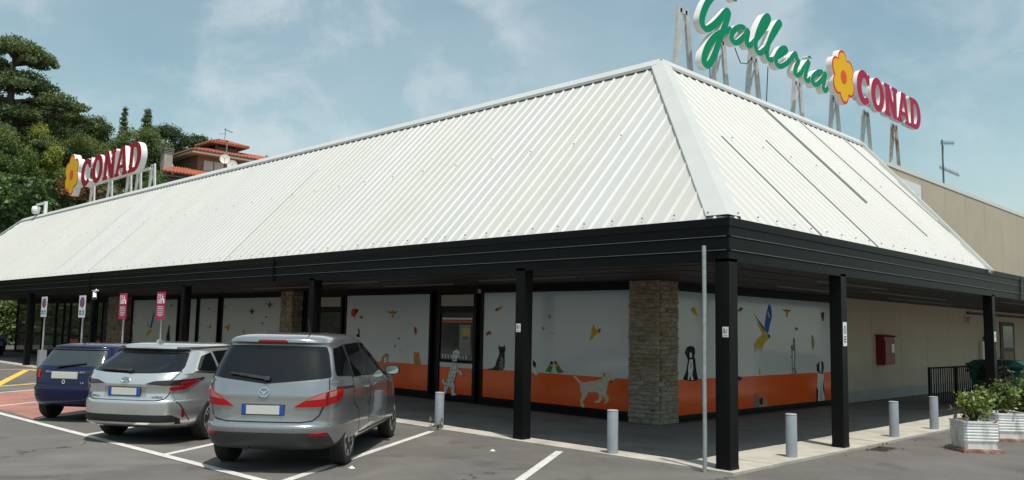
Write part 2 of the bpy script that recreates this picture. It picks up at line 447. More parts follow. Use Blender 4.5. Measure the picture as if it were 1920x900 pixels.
# right slope: raised laps, shadow gaps painted grey; smooth flat trims on the left
for (u, o0, o1) in ((2.80,0.02,1.80),(5.04,0.02,2.15),(7.42,1.15,3.55),(9.24,0.6,3.55),(11.76,0.95,3.55)):
    m = MB().bar(on_slope('R',u,o0,0.03), on_slope('R',u,o1,0.03), 0.034, 0.04, up=(1,0,1)); m.build('lap_strip', gap_grey, roof_o)
for (u, o0, o1) in ((19.3,0.0,2.3),(24.4,0.0,2.0),(28.3,0.3,2.8),(14.6,0.0,2.7)):
    m = MB().bar(on_slope('L',u,o0,0.03), on_slope('L',u,o1,0.03), 0.04, 0.02, up=(0,-1,1)); m.build('lap_strip', cap_white, roof_o)
# hip cap (folded), ridge caps, verge at the right end
H0, H1 = Vector((0.02,-0.02,ZT-0.03)), Vector((-RO,RO,RZ+0.07))
def fold(a, b, wa, wb, la, lb, name='hip_cap'):
    m = MB(); n = 2
    m.add([a+la*wa, a, a+lb*wa, b+la*wb, b, b+lb*wb], [(0,1,4,3),(1,2,5,4)])
    lip = Vector((0,0,-0.07))
    m.add([a+la*wa, a+la*wa+lip, b+la*wb+lip, b+la*wb], [(0,1,2,3)])
    m.add([a+lb*wa, a+lb*wa+lip, b+lb*wb+lip, b+lb*wb], [(0,1,2,3)])
    return m.build(name, cap_white, roof_o)
mid = H0.lerp(H1, 0.62)
up = Vector((-0.045,0.045,0.115))
fold(H0+up, mid+up*1.12, 0.34, 0.31, Vector((-1,0,0)), Vector((0,1,0)))
fold(mid+up, H0.lerp(H1,0.985)+Vector((0,0,0.045)), 0.31, 0.28, Vector((-1,0,0)), Vector((0,1,0)))
m = MB()
for prof in ([(0.0,0.115),(-0.16,-0.045),(-0.16,-0.105),(-0.152,-0.105),(-0.152,-0.055),(0.0,0.10)],):
    m.prism(prof, lambda a, z, d: (d, RO+a, RZ+z), -RO+0.0, XR)
    m.add([(XR,RO+0.001,RZ+0.114),(-RO,RO+0.001,RZ+0.114),(-RO,RO+0.3,RZ+0.10),(XR,RO+0.3,RZ+0.10)], [(0,1,2,3)])
m.build('ridge_cap', cap_white, roof_o)
m = MB()
m.prism([(0.0,0.115),(0.16,-0.045),(0.16,-0.105),(0.152,-0.105),(0.152,-0.055),(0.0,0.10)], lambda a, z, d: (-RO+a, d, RZ+z), RO, YR+0.05)
m.add([(-RO-0.001,RO,RZ+0.114),(-RO-0.001,YR,RZ+0.114),(-RO-0.3,YR,RZ+0.10),(-RO-0.3,RO,RZ+0.10)], [(0,1,2,3)])
m.build('ridge_cap', cap_white, roof_o)
a, b = on_slope('R',YE,-0.05,0.05), on_slope('R',YR,RO,0.05)
MB().bar(a, b, 0.10, 0.10, up=(1,0,1)).build('verge_trim', cap_white, roof_o)
MB().bar(Vector((XL,0,ZT+0.06)), Vector((XR,RO,RZ+0.06)), 0.22, 0.05, up=(-1,-1,1)).build('verge_trim', cap_white, roof_o)
bolt_m = mat('grey_bolt', (0.24,0.24,0.23), 0.6)
bl = MB()
for side, top in (('L',40.0),('R',11.0)):
    for o, st in ((0.10,0.56),(1.85,1.12)):
        u = 0.3+o
        while u < top:
            c = on_slope(side, u-0.04, o, 0.05); bl.box(c.x-0.010,c.x+0.010,c.y-0.010,c.y+0.010,c.z-0.012,c.z+0.008); u += st
tag(P('roof_bolt', bl, bolt_m, roof_o), kind='stuff')

# --- fascia, mitred at the corner
prof = [(-0.25,ZB+0.03),(-0.05,ZB+0.03),(-0.05,ZB),(0.0,ZB),(0.0,2.93),(-0.018,2.935),(-0.018,2.955),(0.008,2.96),(0.008,3.12),(-0.014,3.125),(-0.014,3.145),(0.014,3.15),(0.014,3.27),(0.028,3.285),(0.028,ZT+0.034),(0.006,ZT+0.034),(0.008,ZT-0.06),(-0.4,ZT-0.06)]
m = MB()
for (d, z) in prof: m.v += [(XL-d,-d,z),(d,-d,z)]
for i in range(len(prof)-1): m.f.append((2*i,2*i+1,2*i+3,2*i+2)); m.m.append(0)
P('canopy_fascia', m, blackmetal, fix=False)
m = MB()
for (d, z) in prof: m.v += [(d,-d,z),(d,60,z)]
for i in range(len(prof)-1): m.f.append((2*i,2*i+1,2*i+3,2*i+2)); m.m.append(0)
P('canopy_fascia', m, blackmetal, fix=False)
edge_m = mat('lit_metal_edge', (0.10,0.105,0.11), 0.4, var=0.3, vscale=5)  # paler grey painted for fascia edges catching the light
for z in (2.957, 3.147):
    P('lit_edge_line', MB().box(XL,-0.03,-0.0165,-0.0085,z-0.005,z+0.005), edge_m); P('lit_edge_line', MB().box(0.0085,0.0165,0.03,60,z-0.005,z+0.005), edge_m)
for x in (-12.0,-24.0,-36.0): P('fascia_joint', MB().box(x-0.012,x+0.012,-0.05,-0.01,ZB+0.005,ZT-0.01), blackframe)
P('fascia_joint', MB().box(0.01,0.05,14.0,14.03,ZB+0.005,ZT-0.01), edge_m)
# top of canopy past the sloping roof
P('canopy_top', MB().add([(0,YE-0.2,ZT-0.02),(0,60,ZT-0.02),(-WALL,60,ZT-0.02),(-WALL,YE-0.2,ZT-0.02)], [(0,1,2,3)]), blackmetal)
# soffit boards
o = 0.05; k = 0
while o < WALL+0.1:
    o1 = min(o+0.43, WALL+0.12); z = ZB+0.045+(0.012 if k % 2 else 0.0)
    for side in 'LR':
        m = MB(); q = [(XL,o),(-o,o),(-o1,o1),(XL,o1)] if side == 'L' else [(-o,o),(-o,60),(-o1,60),(-o1,o1)]
        m.prism(q, lambda u, v, d: (u, v, d), z, z+0.02); P('soffit_board', m, soffit_m)
    o = o1+0.012; k += 1
strip_m = mat('grey_ceiling_strip', (0.16,0.16,0.16), 0.4)
for (x0,x1,y) in ((-7.3,-4.6,2.2),(-12.6,-9.8,1.4),(-17,-14,2.2),(-11.6,-8.9,2.9)):
    P('ceiling_batten', MB().box(x0,x1,y-0.012,y+0.012,ZB+0.02,ZB+0.05), strip_m)
for (y0,y1,x) in ((5.2,8.6,-1.2),(9.4,14.5,-1.9),(16,20,-1.0),(6.5,10,-2.7),(13,18,-2.9)):
    P('ceiling_batten', MB().box(x-0.012,x+0.012,y0,y1,ZB+0.02,ZB+0.05), strip_m)
# --- posts
for x, w in ((0.0,0.215),(-3.92,0.20),(-10.35,0.20),(-16.85,0.20),(-23.75,0.20),(-30.6,0.20),(-37.4,0.2),(-44.2,0.2)):
    m = MB().box(x-w if x == 0 else x-w/2, x if x == 0 else x+w/2, 0.0, w, 0.0, ZB+0.04)
    m.box((x-w if x == 0 else x-w/2)-0.004, (x if x == 0 else x+w/2)+0.004, -0.004, w+0.004, KH, KH+0.05)
    P('post', m, blackmetal)
for y in (3.60, 11.75, 20.0, 28.2):
    m = MB().box(-0.20,0.0,y-0.10,y+0.10,0.0,ZB+0.04).box(-0.204,0.004,y-0.104,y+0.104,KH,KH+0.05); P('post', m, blackmetal)
# --- walls
wall = MB().box(-47,-4.05,WALL+0.06,WALL+0.26,0,ZB+0.05); P('wall', wall, blackframe)
wall = MB().box(-WALL-0.26,-WALL-0.06,4.3,12.35,0,ZB+0.05); P('wall', wall, blackframe)
P('wall', MB().box(-47,-46.8,WALL+0.26,60,0,RZ-0.1), beige)
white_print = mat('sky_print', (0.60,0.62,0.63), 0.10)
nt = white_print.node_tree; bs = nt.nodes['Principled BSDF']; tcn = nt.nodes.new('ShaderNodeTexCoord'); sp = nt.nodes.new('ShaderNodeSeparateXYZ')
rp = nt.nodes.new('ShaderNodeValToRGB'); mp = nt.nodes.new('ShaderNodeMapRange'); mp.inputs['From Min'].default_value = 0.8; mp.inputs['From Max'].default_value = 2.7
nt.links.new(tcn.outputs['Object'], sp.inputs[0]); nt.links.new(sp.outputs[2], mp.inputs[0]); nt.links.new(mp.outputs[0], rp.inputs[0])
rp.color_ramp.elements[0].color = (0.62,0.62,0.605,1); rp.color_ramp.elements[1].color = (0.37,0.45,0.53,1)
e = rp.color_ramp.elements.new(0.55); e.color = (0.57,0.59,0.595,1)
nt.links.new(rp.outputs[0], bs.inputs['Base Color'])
PANELS = []
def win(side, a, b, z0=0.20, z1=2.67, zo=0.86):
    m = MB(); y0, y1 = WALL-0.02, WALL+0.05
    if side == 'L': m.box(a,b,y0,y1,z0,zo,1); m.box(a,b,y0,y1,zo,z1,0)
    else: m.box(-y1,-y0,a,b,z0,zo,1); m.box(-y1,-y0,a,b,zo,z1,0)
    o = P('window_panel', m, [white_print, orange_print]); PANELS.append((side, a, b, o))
    f = MB(); t = 0.07; d0, d1 = WALL-0.05, WALL+0.06
    def fb(a0, a1, zz0, zz1):
        if side == 'L': f.box(a0,a1,d0,d1,zz0,zz1)
        else: f.box(-d1,-d0,a0,a1,zz0,zz1)
    fb(a-t,a-0.002,z0-t,z1+t); fb(b+0.002,b+t,z0-t,z1+t); fb(a,b,z0-t,z0-0.002); fb(a,b,z1+0.002,z1+t)
    f.build('window_frame', blackframe, o)
    return o
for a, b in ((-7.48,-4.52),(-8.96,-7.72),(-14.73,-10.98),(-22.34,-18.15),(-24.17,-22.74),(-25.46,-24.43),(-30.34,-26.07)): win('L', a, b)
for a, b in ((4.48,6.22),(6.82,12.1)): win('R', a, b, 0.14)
# doors
grey_panel = mat('grey_transom_panel', (0.30,0.29,0.26), 0.5)
glass_in = mat('shop_glass', (0.05,0.052,0.055), 0.06, spec=0.6, col2=(0.10,0.095,0.09), c2scale=1.2)
def door(a, b, prints):
    d = P('door', MB().box(a,b,WALL+0.02,WALL+0.055,0.08,2.68), blackframe)
    MB().box(a+0.10,b-0.10,WALL-0.015,WALL+0.02,2.36,2.64).build('transom_panel', grey_panel, d)
    MB().box(a+0.13,b-0.13,WALL-0.01,WALL+0.02,1.03,2.2).build('pane', glass_in, d)
    f = MB()
    for x0,x1,z0,z1 in ((a,a+0.1,0.08,2.68),(b-0.1,b,0.08,2.68),(a+0.1,b-0.1,2.22,2.33),(a+0.1,b-0.1,0.08,0.18)): f.box(x0,x1,WALL-0.035,WALL+0.02,z0,z1)
    f.build('door_frame', blackframe, d)
    f = MB().tube([(a+0.2,WALL-0.05,0.98),(a+0.2,WALL-0.09,0.98),(b-0.2,WALL-0.09,0.98),(b-0.2,WALL-0.05,0.98)],0.014)
    f.build('push_bar', blackmetal, d)
    if prints:
        m = MB().box(a+0.11,b-0.11,WALL-0.012,WALL+0.02,0.19,0.84,1).box(a+0.11,b-0.11,WALL-0.012,WALL+0.02,0.842,0.96,0)
        m.build('kick_panel', [mat('white_print_plain',(0.6,0.6,0.59),0.4), orange_print], d)
        mm = MB(); y = WALL-0.0135
        def rc(x0,x1,z0,z1,mi,dy=0): mm.add([(x0,y-dy,z0),(x1,y-dy,z0),(x1,y-dy,z1),(x0,y-dy,z1)],[(0,1,2,3)],mi)
        rc(a+0.16,b-0.16,2.02,2.07,0); rc(a+0.16,b-0.16,1.95,2.0,1); rc(b-0.62,b-0.2,1.15,1.9,2); rc(b-0.52,b-0.24,1.5,1.82,3,0.001); rc(b-0.5,b-0.26,1.52,1.62,4,0.002)
        for i in range(9): mm.add([(a+0.2+i*0.11,y,1.06),(a+0.25+i*0.11,y,1.06),(a+0.22+i*0.11,y,1.16),(a+0.17+i*0.11,y,1.16)],[(0,1,2,3)],0)
        mm.build('posters_on_glass', [mat('poster_white',(0.55,0.55,0.55),0.5), mat('poster_orange',(0.5,0.12,0.03),0.5), mat('poster_grey',(0.22,0.20,0.20),0.5), mat('poster_yellow',(0.45,0.34,0.05),0.5), mat('poster_teal',(0.05,0.16,0.18),0.5)], d, fix=False)
    return d
door(-10.66,-9.22,True); door(-16.45,-14.95,False)
# glazed entrance far left
for a, b in ((-33.7,-32.75),(-34.9,-33.8),(-36.4,-35.1),(-37.9,-36.55),(-38.8,-38.05),(-39.9,-38.95),(-42.0,-40.1),(-43.6,-42.15),(-46.4,-43.8)):
    d = P('glass_door', MB().box(a,b,WALL-0.02,WALL+0.03,0.12,2.6), glass_in)
    f = MB()
    for x0,x1,z0,z1 in ((a-0.05,a-0.002,0.06,2.68),(b+0.002,b+0.05,0.06,2.68),(a,b,0.06,0.118),(a,b,2.602,2.68)): f.box(x0,x1,WALL-0.06,WALL+0.05,z0,z1)
    f.box(a+0.01,b-0.01,WALL-0.06,WALL-0.021,1.02,1.10)
    f.build('door_frame', blackframe, d)
    if a in (-34.9,-37.9): MB().box(a+0.05,b-0.05,WALL-0.026,WALL-0.022,0.5,0.9).build('orange_band', orange_print, d)
P('intercom_box', MB().box(-9.13,-9.03,WALL-0.08,WALL-0.03,2.66,2.76), mat('grey_plastic',(0.25,0.25,0.25),0.5))
# --- stone pillars, stones laid in courses
stone_ms = [mat('stone_%s' % t, c, 0.9, var=0.22, vscale=9, bump=0.8, bscale=22, col2=(c[0]*0.62,c[1]*0.58,c[2]*0.52), c2scale=7, objrand=0.10, stretch=(1,1,3)) for t, c in (('buff',(0.34,0.27,0.195)),('brown',(0.30,0.225,0.155)),('grey',(0.32,0.285,0.23)))]
def pillar(x0, x1, y0, y1, z1, course):
    core = P('stone_pillar', MB().box(x0+0.012,x1-0.012,y0+0.012,y1-0.012,0,z1), mat('pillar_mortar',(0.17,0.14,0.11),0.95,bump=0.3))
    z = KH; r = 0
    while z < z1-0.03:
        h = min(course*rnd.uniform(0.8,1.25), z1-z)
        for face in 'fs':
            a0, a1 = (x0, x1) if face == 'f' else (y0+(0.10 if r % 2 else 0.0), y1)
            t = a0
            while t < a1-0.02:
                L = min(rnd.uniform(0.20,0.42), a1-t)
                if a1-t-L < 0.09: L = a1-t
                g2 = 0.004; out = rnd.uniform(-0.010,0.026); dz = rnd.uniform(0,0.005)
                c = [rnd.uniform(-0.008,0.008) for _ in range(4)]
                m = MB()
                if face == 'f':
                    b = 0.06
                    vs = [(t+g2,y0+b,z+g2),(t+L-g2,y0+b,z+g2),(t+L-g2,y0+b,z+h-g2-dz),(t+g2,y0+b,z+h-g2-dz),
                          (t+g2,y0-out+c[0],z+g2),(t+L-g2,y0-out+c[1],z+g2),(t+L-g2,y0-out+c[2],z+h-g2-dz),(t+g2,y0-out+c[3],z+h-g2-dz),
                          (t+L*0.5,y0-out-0.008,z+h*0.5)]
                else:
                    b = 0.06
                    if t < y0+0.07: t0 = max(t, y0+0.062)
                    else: t0 = t
                    vs = [(x1-b,t0+g2,z+g2),(x1-b,t+L-g2,z+g2),(x1-b,t+L-g2,z+h-g2-dz),(x1-b,t0+g2,z+h-g2-dz),
                          (x1+out+c[0],t0+g2,z+g2),(x1+out+c[1],t+L-g2,z+g2),(x1+out+c[2],t+L-g2,z+h-g2-dz),(x1+out+c[3],t0+g2,z+h-g2-dz),
                          (x1+out+0.008,t+L*0.5,z+h*0.5)]
                m.add(vs, [(0,4,5,1),(1,5,6,2),(2,6,7,3),(3,7,4,0),(4,8,5),(5,8,6),(6,8,7),(7,8,4),(0,1,2,3)])
                m.build('stone', rnd.choice(stone_ms) if z > 0.7 else stone_ms[2], core)
                t += L
        z += h; r += 1
    return core
pillar(-4.42,-3.72,3.66,4.36,ZB+0.04,0.09)
pillar(-17.98,-17.28,3.66,4.30,ZB+0.04,0.15)
pillar(-32.45,-30.80,3.66,4.30,ZB+0.04,0.20)
# --- beige precast wall panels on the right
P('wall', MB().box(-WALL-0.30,-WALL-0.04,12.36,60,0,RZ-0.12), mat('joint_shadow',(0.16,0.14,0.11),0.9))
y = 12.36
while y < 45:
    P('wall_panel', MB().box(-WALL-0.05,-WALL,y+0.008,y+2.2-0.008,0.30,RZ-0.16), beige); y += 2.2
P('wall_plinth', MB().box(-WALL-0.05,-WALL+0.03,12.36,60,0,0.30), plinth_m)
P('wall_coping', MB().box(-WALL-0.32,-WALL+0.018,YR-0.1,60,RZ-0.16,RZ-0.03), mat('pale_coping',(0.72,0.70,0.66),0.6))
d = P('side_door', MB().box(-WALL-0.02,-WALL+0.04,26.9,28.8,0.35,2.45), blackframe)
MB().box(-WALL+0.04,-WALL+0.05,27.2,28.5,1.45,2.3).build('pane', dark_glass, d)
MB().box(-WALL+0.04,-WALL+0.05,27.2,28.5,0.45,1.3).build('lower_panel', mat('wood_panel',(0.25,0.15,0.08),0.6), d)
P('wall_rail', MB().box(-WALL+0.02,-WALL+0.08,23,45,2.66,2.72), blackframe)
P('bulkhead_lamp', MB().lathe([(0.03,0.0),(0.06,-0.03),(0.06,-0.18),(0.03,-0.2)],(-WALL+0.12,22.9,2.55),10).box(-WALL,-WALL+0.12,22.88,22.92,2.52,2.55), mat('lamp_white',(0.5,0.5,0.48),0.4))
wb = P('wall_sign', MB().box(-WALL+0.001,-WALL+0.05,16.4,18.7,5.9,6.75), white_plain)
m = MB()
for pts in ([(16.95+0.16*math.cos(t),6.48+0.13*math.sin(t)) for t in np.linspace(0.8,5.2,9)], [(17.3,6.6),(17.28,6.3)], [(18.2,6.42),(18.12,6.2)], [(18.36,6.42),(18.28,6.2)], [(18.02,6.36),(17.94,6.22)]):
    for a, b in zip(pts, pts[1:]): m.bar((-WALL+0.053,*a),(-WALL+0.053,*b),0.05,0.006,up=(1,0,0))
m.build('red_lettering', mat('sign_red',(0.55,0.04,0.05),0.5), wb)

# --- animal prints on the panels
PC = dict(white=(0.66,0.65,0.62),black=(0.010,0.010,0.011),grey=(0.20,0.19,0.18),greybrown=(0.055,0.047,0.040),brown=(0.22,0.12,0.05),darkbrown=(0.045,0.028,0.018),
          yellow=(0.55,0.36,0.04),green=(0.07,0.22,0.05),red=(0.42,0.05,0.03),darkred=(0.2,0.03,0.03),cream=(0.60,0.53,0.42),tan=(0.42,0.26,0.12),orange=(0.6,0.22,0.05),
          blue=(0.02,0.13,0.45),navy=(0.02,0.04,0.14),olive=(0.28,0.26,0.10))
def prints():
    for name, side, polys in PRINTS:
        us = [u for c, pts in polys for u, z in pts]; uc = sum(us)/len(us)
        par = None
        for s, a, b, o in PANELS:
            if s == side and a-0.3 < uc < b+0.3: par = (a, b, o)
        m = MB(); ms = []
        for k, (c, pts) in enumerate(polys):
            if c not in ms: ms.append(c)
            pp = pts
            if par: pp = [(min(max(u,par[0]+0.01),par[1]-0.01), z) for u, z in pts]
            d = WALL-0.0235-0.0008*k
            if not par: d -= 0.012
            vs = [(u,d,z) for u,z in pp] if side == 'L' else [(-d,u,z) for u,z in pp]
            m.add(vs, [tuple(range(len(vs)))], ms.index(c))
        par_o = par[2] if par else [c for c in building.children if c.name == 'door'][0]
        o = m.build(name+'_print', [mat('print_'+c, PC[c], 0.45, var=0.25, vscale=14, spec=0.08) for c in ms], par_o)

